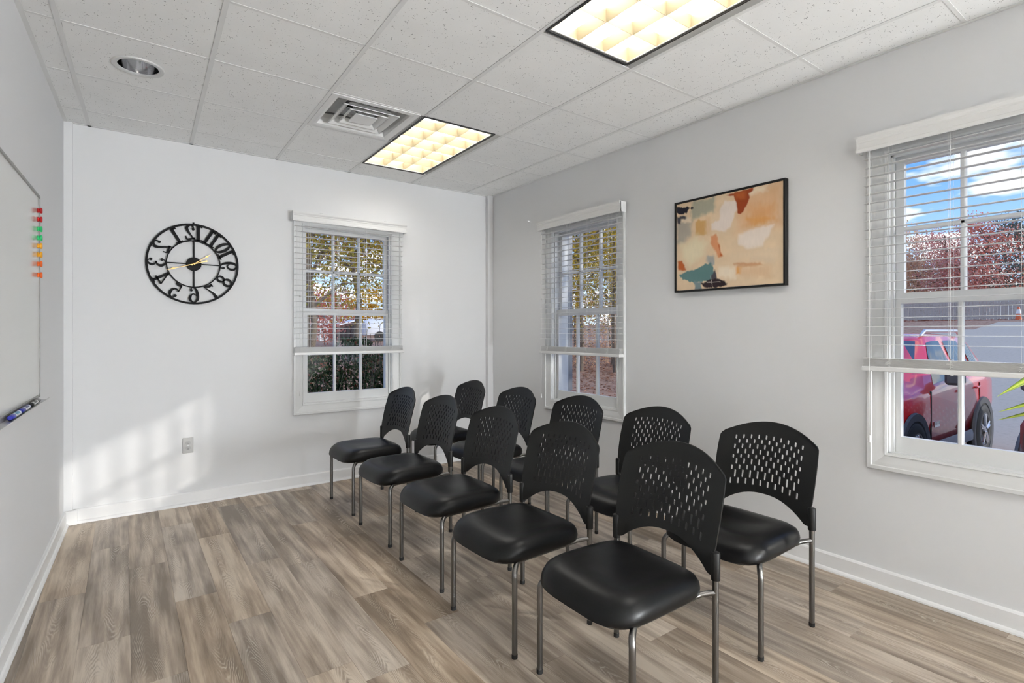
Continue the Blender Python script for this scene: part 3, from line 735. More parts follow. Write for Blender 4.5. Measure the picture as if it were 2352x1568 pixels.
# ------------------------------------------------------------------ framed abstract painting
PY0, PY1, PZ0, PZ1 = 1.586, 2.362, 1.594, 2.222
pic = thing('framed_painting', 'abstract painting in peach, rust and teal in a thin black frame', 'painting', (XR, (PY0+PY1)/2, PZ0))
pl = lambda x, y, z: (x-XR, y-(PY0+PY1)/2, z-PZ0)
b = MB(pl); fw = 0.011; d0, d1 = XR-0.040, XR-0.002
for y0, y1, z0, z1 in ((PY0, PY0+fw, PZ0, PZ1), (PY1-fw, PY1, PZ0, PZ1), (PY0+fw, PY1-fw, PZ0, PZ0+fw), (PY0+fw, PY1-fw, PZ1-fw, PZ1)): b.box(d0, d1, y0, y1, z0, z1)
b.build('frame', mat('frame_black', (0.006, 0.006, 0.006), 0.5, spec=.3), pic)
def paint_colours():
    import random as _r
    rr = _r.Random(5)
    g = [[rr.random() for _ in range(64)] for _ in range(64)]
    def noise(x, y):
        xi, yi = int(math.floor(x)), int(math.floor(y)); fx, fy = x-xi, y-yi; fx = fx*fx*(3-2*fx); fy = fy*fy*(3-2*fy)
        a = g[xi % 64][yi % 64]*(1-fx)+g[(xi+1) % 64][yi % 64]*fx; b = g[xi % 64][(yi+1) % 64]*(1-fx)+g[(xi+1) % 64][(yi+1) % 64]*fx
        return a*(1-fy)+b*fy-0.5
    def st(p):
        s = (p[0]-130)/1305; yt = 382-284*s; yb = 1445-88*s; return (s*1.235, (p[1]-yt)/(yb-yt))
    def sdist(poly, x, y):
        d = 1e9; ins = False; n = len(poly); j = n-1
        for i in range(n):
            ax, ay = poly[i]; bx, by = poly[j]
            ex, ey = bx-ax, by-ay; wx, wy = x-ax, y-ay; t = max(0, min(1, (wx*ex+wy*ey)/(ex*ex+ey*ey+1e-12)))
            d = min(d, (wx-ex*t)**2+(wy-ey*t)**2)
            if (ay > y) != (by > y) and x < (bx-ax)*(y-ay)/(by-ay)+ax: ins = not ins
            j = i
        d = math.sqrt(d); return -d if ins else d
    shapes = [  # polygon, colour, edge softness, edge roughness
     ([(900,300),(1440,60),(1440,640),(930,720)], (200,162,126), .10, .05),
     ([(1090,400),(1340,380),(1350,560),(1060,620)], (198,150,104), .06, .06),
     ([(1040,560),(1250,520),(1330,560),(1150,620)], (200,146,86), .035, .05),
     ([(1140,170),(1260,150),(1250,210),(1080,240)], (212,196,172), .03, .05),
     ([(350,330),(660,260),(650,470),(520,500),(340,560)], (152,149,132), .03, .05),
     ([(130,590),(330,600),(330,760),(250,850),(140,860)], (160,152,140), .03, .04),
     ([(190,550),(330,540),(330,585),(190,590)], (206,190,168), .015, .03),
     ([(400,590),(440,560),(545,570),(545,740),(410,755)], (190,150,96), .016, .03),
     ([(545,520),(600,520),(600,740),(545,740)], (202,172,138), .03, .04),
     ([(200,880),(420,780),(540,860),(500,1000),(330,1130),(200,1060)], (212,198,168), .05, .06),
     ([(770,330),(905,330),(922,420),(850,640),(780,700),(610,690),(600,610),(700,560),(720,440)], (212,198,188), .012, .03),
     ([(940,745),(1100,690),(1335,632),(1300,720),(1210,890),(1050,930),(950,860)], (214,200,188), .018, .03),
     ([(1080,1000),(1300,930),(1360,980),(1330,1060),(1080,1070)], (190,172,152), .04, .05),
     ([(850,1000),(1440,900),(1440,1060),(860,1050)], (206,184,156), .06, .05),
     ([(600,770),(668,740),(712,880),(748,1010),(690,1036),(650,940),(600,860)], (196,134,94), .012, .02),
     ([(690,850),(712,880),(748,1010),(715,1020)], (172,92,46), .010, .02),
     ([(805,258),(870,238),(1112,168),(1108,205),(1058,240),(1072,290),(1000,455),(965,490),(932,480),(922,350),(880,268)], (136,56,22), .006, .015),
     ([(880,240),(1020,210),(1010,300),(920,300)], (160,82,36), .03, .03),
     ([(148,1085),(215,1060),(255,1130),(255,1185),(148,1198)], (168,86,40), .012, .03),
     ([(560,1020),(640,1010),(650,1120),(550,1130)], (152,150,146), .02, .04),
     ([(180,1248),(420,1165),(530,1110),(600,1085),(640,1165),(662,1290),(590,1325),(400,1338),(330,1330),(230,1300)], (84,116,116), .006, .035),
     ([(385,1335),(480,1330),(478,1420),(388,1428)], (112,128,132), .012, .03),
     ([(650,1180),(680,1260),(690,1300),(610,1310),(600,1260)], (70,66,72), .01, .03),
     ([(470,1352),(600,1300),(690,1292),(805,1350),(803,1382),(700,1402),(560,1408),(500,1392)], (40,28,33), .006, .03),
     ([(130,408),(290,408),(380,405),(370,425),(290,440),(265,482),(215,492),(130,485)], (26,24,36), .006, .03),
     ([(130,528),(255,530),(258,545),(190,552),(188,620),(140,620)], (64,62,70), .012, .03),
     ([(880,1112),(1190,1098),(1220,1130),(1090,1150),(910,1160)], (188,142,106), .014, .03),
     ([(905,1150),(985,1160),(970,1230),(915,1240)], (206,146,82), .014, .03),
     ([(960,1160),(1290,1150),(1300,1290),(970,1250)], (200,170,138), .04, .04),
     ([(690,1140),(900,1150),(900,1290),(700,1270)], (214,198,176), .03, .05),
     ([(545,1336),(720,1330),(720,1337),(545,1343)], (170,160,150), .002, .004),
     ([(590,1250),(596,1250),(628,1400),(620,1402)], (150,140,134), .002, .004)]
    S = [([st(p) for p in poly], lin([c/255 for c in col]), so_, ro) for poly, col, so_, ro in shapes]
    for poly, *_ in S: pass
    bbs = [(min(p[0] for p in s[0])-.16, max(p[0] for p in s[0])+.16, min(p[1] for p in s[0])-.16, max(p[1] for p in s[0])+.16) for s in S]
    nx, ny = 190, 154; out = []
    basec = lin((206/255, 182/255, 152/255))
    for j in range(ny+1):
        for i in range(nx+1):
            x, y = i/nx*1.235, j/ny
            n1 = noise(x*9, y*13); n2 = noise(x*34+7, y*26+3); n3 = noise(x*70, y*18+9)
            c = [q*(1+0.10*n1+0.05*n2) for q in basec]
            for (poly, col, so_, ro), bb in zip(S, bbs):
                if not (bb[0] < x < bb[1] and bb[2] < y < bb[3]): continue
                d = sdist(poly, x, y) + ro*(0.55*n1+0.6*n2+0.35*n3)
                a = max(0, min(1, 0.5-d/(2*so_))); a = a*a*(3-2*a)
                if a > 0: c = [p*(1-a)+q*a*(1+0.05*n3+0.06*n1) for p, q in zip(c, col)]
            out.append(tuple(min(0.95, q*1.12) for q in c))
    return nx, ny, out
nx, ny, cols = paint_colours()
y0, y1, z0, z1 = PY0+fw+0.002, PY1-fw-0.002, PZ0+fw+0.002, PZ1-fw-0.002
b = MB(pl)
for j in range(ny+1):
    for i in range(nx+1): b.vert((XR-0.034, y1+(y0-y1)*i/nx, z1+(z0-z1)*j/ny))
b.f = [[j*(nx+1)+i, (j+1)*(nx+1)+i, (j+1)*(nx+1)+i+1, j*(nx+1)+i+1] for j in range(ny) for i in range(nx)]
me = bpy.data.meshes.new('canvas'); me.from_pydata(b.v, [], b.f)
at = me.color_attributes.new('paint', 'FLOAT_COLOR', 'POINT')
for k, c in enumerate(cols): at.data[k].color = (*c, 1)
me.shade_smooth()
cm = mat('canvas_paint', (0.5, 0.5, 0.5), 0.6, spec=0.25, bump=(500, 0.2))
an = cm.node_tree.nodes.new('ShaderNodeAttribute'); an.attribute_name = 'paint'; cm.node_tree.links.new(an.outputs['Color'], cm.node_tree.nodes['Principled BSDF'].inputs['Base Color'])
link('canvas', me, cm, pic)
MB(pl).box(XR-0.032, XR-0.004, y0+.004, y1-.004, z0+.004, z1-.004).build('stretcher', mat('stretcher_wood', (0.4, 0.32, 0.22), .7), pic)

# ------------------------------------------------------------------ whiteboard on the left wall
BY0, BY1, BZ0, BZ1 = 1.25, 3.655, 0.985, 2.020
wb = thing('whiteboard', 'large wall-mounted whiteboard with thin aluminium frame and marker tray', 'whiteboard', left(BY1, 0, BZ0))
wl = lambda u, v, z: tuple(Vector(left(u, v, z))-Vector(left(BY1, 0, BZ0)))
MB(wl).box(BY0, BY1-.004, 0.002, 0.014, BZ0+.004, BZ1-.004).build('writing_surface', mat('whiteboard_enamel', (0.60, 0.60, 0.57), 0.12, spec=0.5), wb)
for u0, u1, z0, z1 in ((BY0, BY1, BZ1-0.014, BZ1), (BY0, BY1, BZ0, BZ0+0.014), (BY1-0.010, BY1, BZ0+0.014, BZ1-0.014), (BY0, BY0+0.010, BZ0+0.014, BZ1-0.014)):
    MB(wl).bbox(u0, u1, 0.001, 0.019, z0, z1, 0.002).build('frame_rail', mat('board_frame', (0.30, 0.30, 0.29), 0.5, metal=0.3), wb)
for u in (3.05, 3.48):
    MB(wl).box(u-0.02, u+0.02, 0.001, 0.013, BZ1, BZ1+0.012).build('mounting_clip', ALU, wb)
    MB(wl).box(u+0.03, u+0.05, 0.001, 0.010, BZ1, BZ1+0.006).build('mounting_clip', ALU, wb)
b = MB(wl); pr = [(0.019, 0.9705), (0.046, 0.968), (0.053, 0.974), (0.055, 0.980), (0.051, 0.980), (0.045, 0.9715), (0.019, 0.974)]
b.loft([[(u, v, z) for v, z in pr] for u in (BY0, BY1+0.004)]); b.box(BY0, BY1+.004, 0.012, 0.019, 0.9705, 0.990); b.build('marker_tray', ALU, wb)
# magnets
MAG = [('red', (0.42, 0.008, 0.010), 1.936, 'upper'), ('red', (0.42, 0.008, 0.010), 1.891, 'lower'), ('green', (0.02, 0.52, 0.16), 1.842, 'upper'), ('green', (0.02, 0.52, 0.16), 1.797, 'lower'),
       ('yellow', (0.78, 0.36, 0.02), 1.757, 'upper'), ('yellow', (0.78, 0.36, 0.02), 1.712, 'lower'), ('orange', (0.72, 0.12, 0.015), 1.665, 'upper'), ('orange', (0.72, 0.12, 0.015), 1.609, 'lower')]
magme = MB().lathe([(0.0005, 0.0), (0.012, 0.0), (0.0125, 0.002), (0.010, 0.006), (0.0115, 0.010), (0.0150, 0.012), (0.0150, 0.017), (0.012, 0.019), (0.0005, 0.0195)], 20, axis='x').mesh('board_magnet', 40)
for colr, rgb, z, pos in MAG:
    me_ = magme.copy(); o = link('board_magnet', me_, mat('magnet_'+colr, rgb, 0.3), None, left(3.600, 0.0142, z))
    tag(o, '%s round magnet on the whiteboard, the %s of the two %s ones' % (colr, pos, colr), 'magnet', 'coloured magnets on the whiteboard')
# markers lying in the tray
def marker(u0, length, v, colr, rgb, label, flip=False):
    z = 0.9745; r = 0.0105; root = thing('marker_pen', label, 'marker', left(u0, v, z+r))
    g = lambda u: u if not flip else length-u
    ml = lambda u, a, b_: tuple(Vector(left(u0+g(u), v+a, z+r+b_))-Vector(left(u0, v, z+r)))
    cap = mat('marker_'+colr, rgb, 0.3)
    def cyl(prof, name, m):
        b = MB(ml); n = 16; b.loft([[(u, r_*math.cos(2*PI*k/n), r_*math.sin(2*PI*k/n)) for k in range(n)] for u, r_ in prof]); return b.build(name, m, root, 35)
    cyl([(0, r*.75), (0.003, r*.95), (0.060, r), (0.062, r*.98)], 'cap', cap)
    cyl([(0.062, r*.92), (length-0.016, r*.92)], 'barrel', mat('marker_white', (0.75, 0.75, 0.74), .3))
    cyl([(length-0.016, r*.95), (length-0.002, r*.9), (length, r*.7)], 'end_plug', cap)
    q = MB(ml); n = 8; q.loft([[(u, 0.936*r*math.cos(math.radians(20+k*16)), 0.936*r*math.sin(math.radians(20+k*16))) for k in range(n)] for u in (0.078, length-0.035)], False, False); q.build('printed_label', mat('label_'+colr, tuple(0.5*c+0.05 for c in rgb) if colr != 'blue' else (0.05, 0.22, 0.38), .4), root)
marker(2.830, 0.185, 0.034, 'blue', (0.012, 0.02, 0.32), 'blue-capped whiteboard marker lying nearest the camera on the marker tray')
marker(3.040, 0.185, 0.033, 'navy', (0.010, 0.018, 0.24), 'navy-capped marker in the middle of the marker tray row')
marker(3.290, 0.190, 0.033, 'black', (0.008, 0.008, 0.01), 'black-capped whiteboard marker at the far end of the marker tray', True)

# ------------------------------------------------------------------ wall outlet
ot = thing('wall_outlet', 'white duplex power outlet low on the wall under the clock', 'outlet', (0.391, YB, 0.395))
ol = lambda u, v, z: (u, -v, z)
MB(ol).bbox(-0.036, 0.036, 0.0003, 0.0065, 0.0, 0.117, 0.003).build('cover_plate', mat('outlet_plate', (0.44, 0.44, 0.43), .35), ot)
for zc in (0.039, 0.078):
    b = MB(ol); n = 24; out = []
    for k in range(n):
        a = 2*PI*k/n; out.append((0.0172*math.cos(a), max(-0.0138, min(0.0138, 0.0172*math.sin(a)))))
    b.loft([[(p, v, zc+q) for p, q in out] for v in (0.005, 0.0085)]); rc_ = b.build('receptacle', mat('outlet_face', (0.38, 0.38, 0.37), .35), ot)
    for a, hh in ((-0.0064, 0.0042), (0.0064, 0.0034)): MB(ol).box(a-0.0012, a+0.0012, 0.0080, 0.0088, zc+0.003-hh, zc+0.003+hh).build('slot', DARK, rc_)
    MB(ol).lathe([(0.0001, -0.0088), (0.0026, -0.0088), (0.0026, -0.006)], 10, (0, 0, zc-0.0075), axis='y').build('slot', DARK, rc_) if False else MB(ol).box(-0.0024, 0.0024, 0.0080, 0.0088, zc-0.0100, zc-0.0055).build('slot', DARK, rc_)
b = MB(ol); b.box(-0.003, 0.003, 0.006, 0.0075, 0.0555, 0.0615); b.build('screw', ALU, ot)


# ------------------------------------------------------------------ unseen lantern-shaped lamps added at the rear to brighten the room
FILL_RADIANCE = 86.0
def fill_lamp(x, y, label):
    root = thing('fill_lamp', label, 'lamp', (x, y, 0), 0, 'added fill lamps shaped as paper lanterns')
    MB().lathe([(0.0005, 0.022), (0.05, 0.022), (0.15, 0.014), (0.16, 0.004), (0.16, 0.0), (0.0005, 0.0)], 32).build('base', BLACKM, root, 30)
    MB().tube([(0, 0, 0.02), (0, 0, 0.20)], 0.011, 12).build('pole', BLACKM, root, 30)
    prof = [(0.06, -0.31)] + [(0.30*math.cos(a), 0.31*math.sin(a)) for a in [math.radians(-72+144*k/10) for k in range(11)]] + [(0.06, 0.31)]
    MB().lathe(prof, 18, (0, 0, 0.50)).build('fill_lamp_shade', mat('fill_lamp_paper', (0.8, 0.8, 0.8), 0.8, emit=((0.905, 0.955, 1.0), FILL_RADIANCE)), root, 60)
    MB().lathe([(0.0005, 0.17), (0.062, 0.17), (0.066, 0.192), (0.0005, 0.195)], 20).build('shade_holder', BLACKM, root, 30)
fill_lamp(2.84, -5.90, 'added fill lamp shaped as a paper lantern, unseen in the rear right corner of the room')
fill_lamp(2.84, -4.10, 'added fill lamp shaped as a paper lantern, unseen by the right wall behind the camera')

# ------------------------------------------------------------------ outdoors: ground
def sm(t): t = max(0.0, min(1.0, t)); return t*t*(3-2*t)
def gz(x, y):
    far = 1-sm((x-14)/8)
    return -0.375 + min(max(0.0, x-11)*0.093, 2.23) + (0.52*sm((y-4.9)/2.6)*sm((x-3.2)/1.8) + 0.04*max(0.0, y-8))*far
def ground(name, m, test, step=1.0):
    b = MB(); idx = {}
    def V_(i, j):
        if (i, j) not in idx: x_, y_ = -14+i*step, -16+j*step; idx[(i, j)] = b.vert((x_, y_, gz(x_, y_)))
        return idx[(i, j)]
    for i in range(int(90/step)):
        for j in range(int(80/step)):
            if test(-14+(i+.5)*step, -16+(j+.5)*step): b.f.append([V_(i, j), V_(i+1, j), V_(i+1, j+1), V_(i, j+1)])
    return struct(b.build(name, m, None, 80))
def noise_mat(name, cols, scale, rough=0.9, detail=5, bumpk=0.3):
    m = bpy.data.materials.new(name); m.use_nodes = True; nt = m.node_tree; b = nt.nodes['Principled BSDF']; N = nt.nodes.new; L = nt.links.new
    b.inputs['Roughness'].default_value = rough; b.inputs['Specular IOR Level'].default_value = 0.2
    g = N('ShaderNodeNewGeometry'); n = N('ShaderNodeTexNoise'); n.inputs['Scale'].default_value = scale; n.inputs['Detail'].default_value = detail; n.inputs['Roughness'].default_value = 0.7; L(g.outputs['Position'], n.inputs['Vector'])
    r = N('ShaderNodeValToRGB'); L(n.outputs['Fac'], r.inputs[0]); e = r.color_ramp.elements
    e[0].position = 0.32; e[1].position = 0.68; e[0].color = (*cols[0], 1); e[1].color = (*cols[-1], 1)
    for k, c in enumerate(cols[1:-1]): q = e.new(0.32+0.36*(k+1)/(len(cols)-1)); q.color = (*c, 1)
    L(r.outputs[0], b.inputs['Base Color'])
    return m
is_lot = lambda x, y: x > 4 and y < 5 + max(0, (x-14))*0.28 and x < 29.3+(7.7-y)*4.07
ground('parking_lot', noise_mat('asphalt', [(0.40, 0.352, 0.285), (0.49, 0.435, 0.355), (0.44, 0.39, 0.315)], 9), is_lot)
ground('leafy_ground', noise_mat('leaf_litter_ground', [(0.16, 0.08, 0.05), (0.30, 0.17, 0.11), (0.42, 0.27, 0.19), (0.22, 0.13, 0.08)], 7), lambda x, y: not is_lot(x, y))
def leaf_mat(name, cols, trans=0.45):
    m = bpy.data.materials.new(name); m.use_nodes = True; nt = m.node_tree; nt.nodes.clear(); N = nt.nodes.new; L = nt.links.new
    g = N('ShaderNodeNewGeometry'); r = N('ShaderNodeValToRGB'); L(g.outputs['Random Per Island'], r.inputs[0]); e = r.color_ramp.elements
    e[0].color = (*lin(cols[0]), 1); e[1].color = (*lin(cols[-1]), 1); e[0].position = 0; e[1].position = 1
    for k, c in enumerate(cols[1:-1]): q = e.new((k+1)/(len(cols)-1)); q.color = (*lin(c), 1)
    d = N('ShaderNodeBsdfDiffuse'); t = N('ShaderNodeBsdfTranslucent'); L(r.outputs[0], d.inputs[0]); L(r.outputs[0], t.inputs[0])
    mx = N('ShaderNodeMixShader'); mx.inputs[0].default_value = trans; L(d.outputs[0], mx.inputs[1]); L(t.outputs[0], mx.inputs[2])
    o = N('ShaderNodeOutputMaterial'); L(mx.outputs[0], o.inputs[0]); return m
BARK = noise_mat('bark', [(0.10, 0.075, 0.055), (0.20, 0.16, 0.12), (0.14, 0.11, 0.085)], 12)
def add_leaf(b, p, s, rr, flat=False):
    if flat: nrm = Vector((rr.uniform(-.35, .35), rr.uniform(-.35, .35), 1)).normalized()
    else: nrm = Vector((rr.gauss(0, 1), rr.gauss(0, 1), rr.gauss(0, 1))).normalized()
    a = nrm.orthogonal().normalized(); a.rotate(Matrix.Rotation(rr.uniform(0, 6.28), 3, nrm)); c = nrm.cross(a); p = Vector(p); l = s*rr.uniform(.7, 1.3); w_ = l*.5
    i = [b.vert(p-a*l*.5), b.vert(p+c*w_*.5+nrm*l*.08), b.vert(p+a*l*.5), b.vert(p-c*w_*.5+nrm*l*.08)]; b.f.append(i)
def tree(name, label, cat, x, y, h, r, leafm, n, size, seed, trunk_r=0.12, crown0=0.3, nb=9, group=None, flatx=1.0):
    rr = random.Random(seed); z0 = gz(x, y); root = thing(name, label, cat, (x, y, z0), 0, group)
    b = MB(); pts = [(0, 0, -0.1)]
    for k in range(1, 7): pts.append((rr.uniform(-.12, .12)*k*.4, rr.uniform(-.12, .12)*k*.4, h*.92*k/6))
    b.tube(pts, [trunk_r*(1-k/7.5) for k in range(7)], 8)
    blobs = []
    for k in range(nb):
        f = crown0+(1-crown0)*(k+.5)/nb; base_ = Vector(pts[min(6, max(1, int(f*6)))]); base_.z = h*f*.85
        a = k*2.4+rr.uniform(-.4, .4); rad = r*(.35+.65*math.sin(PI*min(1, max(.12, (1-f)*1.15))))
        tip = base_+Vector((math.cos(a)*rad*.75, math.sin(a)*rad*.75, h*.10*rr.uniform(.4, 1.3)))
        b.tube([base_, (base_+tip)/2+Vector((0, 0, .04*h)), tip], [trunk_r*.42, trunk_r*.26, trunk_r*.08], 5)
        blobs.append((tip*.9+base_*.1, rad*.62+.12*r))
        for q in range(2):
            t2 = tip+Vector((rr.gauss(0, .35), rr.gauss(0, .35), rr.gauss(0.1, .3)))*rad; b.tube([(base_+tip)/2, t2], [trunk_r*.18, trunk_r*.04], 4)
    b.build('trunk', BARK, root, 50)
    b = MB()
    for k in range(n):
        c, br = blobs[rr.randrange(len(blobs))]; d = Vector((rr.gauss(0, 1), rr.gauss(0, 1), rr.gauss(0, .8))); d = d.normalized()*br*(rr.random()**.45)
        add_leaf(b, c+d, size, rr)
    cr = b.build('crown', leafm, root); cr['kind'] = 'stuff'
    return root
YEL = leaf_mat('leaf_yellow_olive', ['8a8630', 'bca236', 'dcb844', 'a39440', 'cca43c', '7d7c38'])
OLV = leaf_mat('leaf_olive', ['7d823e', 'a89c44', 'c4a944', '8a8644', '98753c'])
GOLDL = leaf_mat('leaf_gold', ['e0b030', 'c98f1e', 'b9851f', 'e6c24a', 'a87a2a'])
REDL = leaf_mat('leaf_red', ['cc7068', 'e08068', 'e8967c', 'ba7068', 'd49080'])
RUSTL = leaf_mat('leaf_rust', ['d8a88c', 'e6b894', 'c8ac8c', 'eac4a0', 'b8a08c'])
PINKL = leaf_mat('leaf_pinkred', ['d48e8c', 'e2a49c', 'c48c88', 'e8b8a8', 'b4a298'])
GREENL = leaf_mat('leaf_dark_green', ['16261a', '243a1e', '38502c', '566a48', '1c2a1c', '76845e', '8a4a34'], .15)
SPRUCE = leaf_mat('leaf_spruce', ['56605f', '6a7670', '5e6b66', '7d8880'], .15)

# seen through the window by the clock
for k, (x, y, h, r, lm, n, sz, sd_, lab) in enumerate((
    (3.45, 12.6, 5.4, 1.7, OLV, 5600, .09, 11, 'olive autumn tree at the left of the view through the window by the clock'),
    (4.75, 13.2, 5.8, 1.8, YEL, 6400, .09, 12, 'yellow-olive autumn tree in the middle of the view through the window by the clock'),
    (6.05, 13.6, 5.4, 1.7, YEL, 7000, .09, 13, 'dense yellow-olive tree at the right of the view through the window by the clock'),
    (4.25, 15.8, 6.6, 1.5, REDL, 2600, .11, 14, 'dark red maple rising behind the yellow trees by the clock window'))):
    tree('autumn_tree', lab, 'tree', x, y, h, r, lm, n, sz, sd_, .10, .42 if k < 3 else .55, 9, 'trees beyond the back wall')
tree('red_shrub', 'low red maple beyond the yard, left of the pale utility pole', 'tree', 6.1, 22.0, 2.5, 1.3, REDL, 1800, .13, 15, .06, .15, 7, 'trees beyond the back wall')
for k, (x, y, h, r, sd_, wh) in enumerate(((8.2, 31, 2.1, 1.5, 21, 'leftmost'), (10.4, 31, 2.1, 1.6, 22, 'middle'), (12.6, 30, 2.6, 1.8, 23, 'rightmost'))):
    tree('gold_shrub', 'golden shrub behind the white shed and trailer, the %s of three' % wh, 'shrub', x, y, h, r, GOLDL, 1500, .20, sd_, .05, .1, 7, 'golden shrubs beyond the yard')
def shrub(x, y, h, r, lm, n, size, seed, label, group):
    rr = random.Random(seed); z0 = gz(x, y); root = thing('evergreen_shrub', label, 'shrub', (x, y, z0), 0, group)
    b = MB(); tips = []
    for k in range(16):
        a = rr.uniform(0, 6.28); q = rr.random()**.6*r; t = (math.cos(a)*q, math.sin(a)*q, h*rr.uniform(.75, 1.12))
        b.tube([(t[0]*.15, t[1]*.15, -.05), (t[0]*.6, t[1]*.6, h*.5), t], [.011, .008, .003], 5); tips.append(t)
    b.build('stems', BARK, root, 50)
    b = MB()
    for k in range(n):
        f = rr.random()**.8; a = rr.uniform(0, 6.28); q = r*math.sqrt(rr.random())*math.sqrt(max(.05, 1-(f*.95)**3))
        add_leaf(b, (math.cos(a)*q, math.sin(a)*q, h*(.04+.96*f)), size, rr)
    cr = b.build('foliage', lm, root); cr['kind'] = 'stuff'
shrub(1.72, 6.05, 1.50, .42, GREENL, 3600, .050, 31, 'dark green shrub in the left lower panes of the window by the clock', 'evergreen shrubs outside the back wall')
shrub(2.16, 6.10, 1.62, .40, GREENL, 3600, .050, 32, 'dark green shrub in the middle lower panes of the window by the clock', 'evergreen shrubs outside the back wall')
shrub(2.60, 6.15, 1.52, .40, GREENL, 3200, .050, 33, 'dark green shrub in the right lower panes of the window by the clock', 'evergreen shrubs outside the back wall')
# pole, shed, trailer
WHITEO = mat('white_siding', (0.74, 0.75, 0.77), .6)
z0 = gz(8.7, 24); po = thing('utility_pole', 'pale slim utility pole beyond the yard, seen in the middle panes', 'pole', (8.7, 24, z0))
MB().tube([(0, 0, -.1), (0, 0, 3.6)], [.085, .07], 12).build('shaft', mat('pale_pole', (0.70, 0.71, 0.74), .6), po, 40)
MB().box(-.35, .35, -.04, .04, 3.35, 3.45).build('cross_arm', mat('pale_pole', 'ffffff'), po)
sx, sy = 7.35, 26.0; z0 = gz(sx, sy); sh = thing('garden_shed', 'small white gabled shed beyond the shrubs, seen in the left panes', 'shed', (sx, sy, z0))
MB().box(-.62, .62, 0, 1.4, -.1, 1.05).build('wall', mat('shed_grey', (0.50, 0.50, 0.53), .7), sh)
b = MB(); b.loft([[(-.75, yy, 1.02), (0, yy, 1.42), (.75, yy, 1.02), (.75, yy, 1.08), (0, yy, 1.49), (-.75, yy, 1.08)] for yy in (-.12, 1.5)]); b.build('roof', WHITEO, sh)
MB().box(-.18, .18, -.02, .0, 0, .85).build('door', mat('shed_door', (.30, .26, .27), .6), sh)
for k in (-.62, -.2, .22, .6): MB().box(k-.03, k+.03, -.03, 0, 0, 1.05).build('corner_board', WHITEO, sh)
sx = 8.95; z0 = gz(sx, sy); sh = thing('brown_shed', 'dark brown lean-to shed with white corner post beyond the yard', 'shed', (sx, sy, z0))
b = MB(); b.loft([[(-.5, yy, -.1), (.42, yy, -.1), (.42, yy, 1.0), (-.5, yy, .72)] for yy in (0, 1.2)]); b.build('wall', mat('shed_brown', (.07, .035, .03), .8), sh)
b = MB(); b.loft([[(-.58, yy, .70), (.55, yy, 1.02), (.55, yy, 1.08), (-.58, yy, .76)] for yy in (-.1, 1.3)]); b.build('roof', WHITEO, sh)
MB().box(.42, .54, -.06, .06, -.1, 1.02).build('post', WHITEO, sh)
sx, sy = 10.35, 25.0; z0 = gz(sx, sy); tr = thing('covered_trailer', 'long low trailer under a white tarpaulin, seen in the right panes', 'trailer', (sx, sy, z0))
b = MB(); b.loft([[(xx, -.55*s_, .30), (xx, -.6*s_, .62), (xx, -.35*s_, .62+.42*s_), (xx, 0, .62+.5*s_), (xx, .35*s_, .62+.42*s_), (xx, .6*s_, .62), (xx, .55*s_, .30)] for xx, s_ in ((-1.05, .72), (-.8, .95), (-.2, .88), (.3, .97), (.8, .9), (1.1, .6), (1.25, .3))]); b.build('tarpaulin', mat('white_tarp', (.72, .73, .76), .5), tr, 50)
for xx in (-.45, .45): MB().lathe([(.06, -.62), (.24, -.62), (.24, -.46), (.06, -.46), (.06, -.62)], 20, (xx, 0, .24), axis='y').build('wheel', RUBBER, tr, 30)
MB().box(-1.1, 1.7, -.05, .05, .28, .34).build('drawbar', ALU, tr)

# seen through the window between the corner and the painting
for k, (x, y, h, r, lm, n, sz, sd_, lab) in enumerate((
    (8.6, 9.9, 5.0, 1.3, YEL, 5600, .075, 41, 'slim yellow tree at the left of the view through the corner window'),
    (9.9, 10.5, 5.6, 1.5, OLV, 6000, .08, 42, 'olive-leaved tree in the middle of the view through the corner window'),
    (10.6, 9.9, 5.4, 1.4, YEL, 6000, .08, 43, 'yellow tree at the right of the view through the corner window'),
    (12.6, 13.6, 7.4, 2.1, YEL, 8000, .10, 44, 'taller yellow-green tree behind the others in the corner window'),
    (13.8, 13.0, 7.0, 2.0, OLV, 8000, .10, 45, 'taller olive-brown tree behind the others in the corner window'),
    (11.6, 11.0, 2.1, 1.5, RUSTL, 2600, .07, 46, 'brown leafless-looking thicket on the bank in the corner window'),
    (10.4, 11.2, 2.0, 1.4, RUSTL, 2600, .07, 47, 'brown bramble thicket left of the other thicket in the corner window'))):
    tree('bank_thicket' if k > 4 else 'autumn_tree', lab, 'shrub' if k > 4 else 'tree', x, y, h, r, lm, n, sz, sd_, .07 if k < 5 else .03, .30 if k < 5 else .05, 10, 'trees on the bank outside the corner window')
b = MB(); rr = random.Random(77)
for k in range(5200):
    x, y = rr.uniform(5.2, 13.5), rr.uniform(5.4, 14.0)
    add_leaf(b, (x, y, gz(x, y)+.012), .085, rr, True)
o = b.build('fallen_leaves', leaf_mat('leaf_litter', ['6f4534', '9a6a52', 'b98a70', '83563f', 'c49c84', '5a3a2c'], .1)); tag(o, 'carpet of fallen brown leaves on the bank outside the corner window', 'leaves', None, 'stuff')
tree('sun_blocker_tree', 'broad evergreen added beyond the right edge of the view to block sun at the corner window', 'tree', 7.6, -2.95, 6.2, 1.5, GREENL, 4200, .15, 61, .14, .22, 12)  # unseen tree added to screen the sun from the corner window
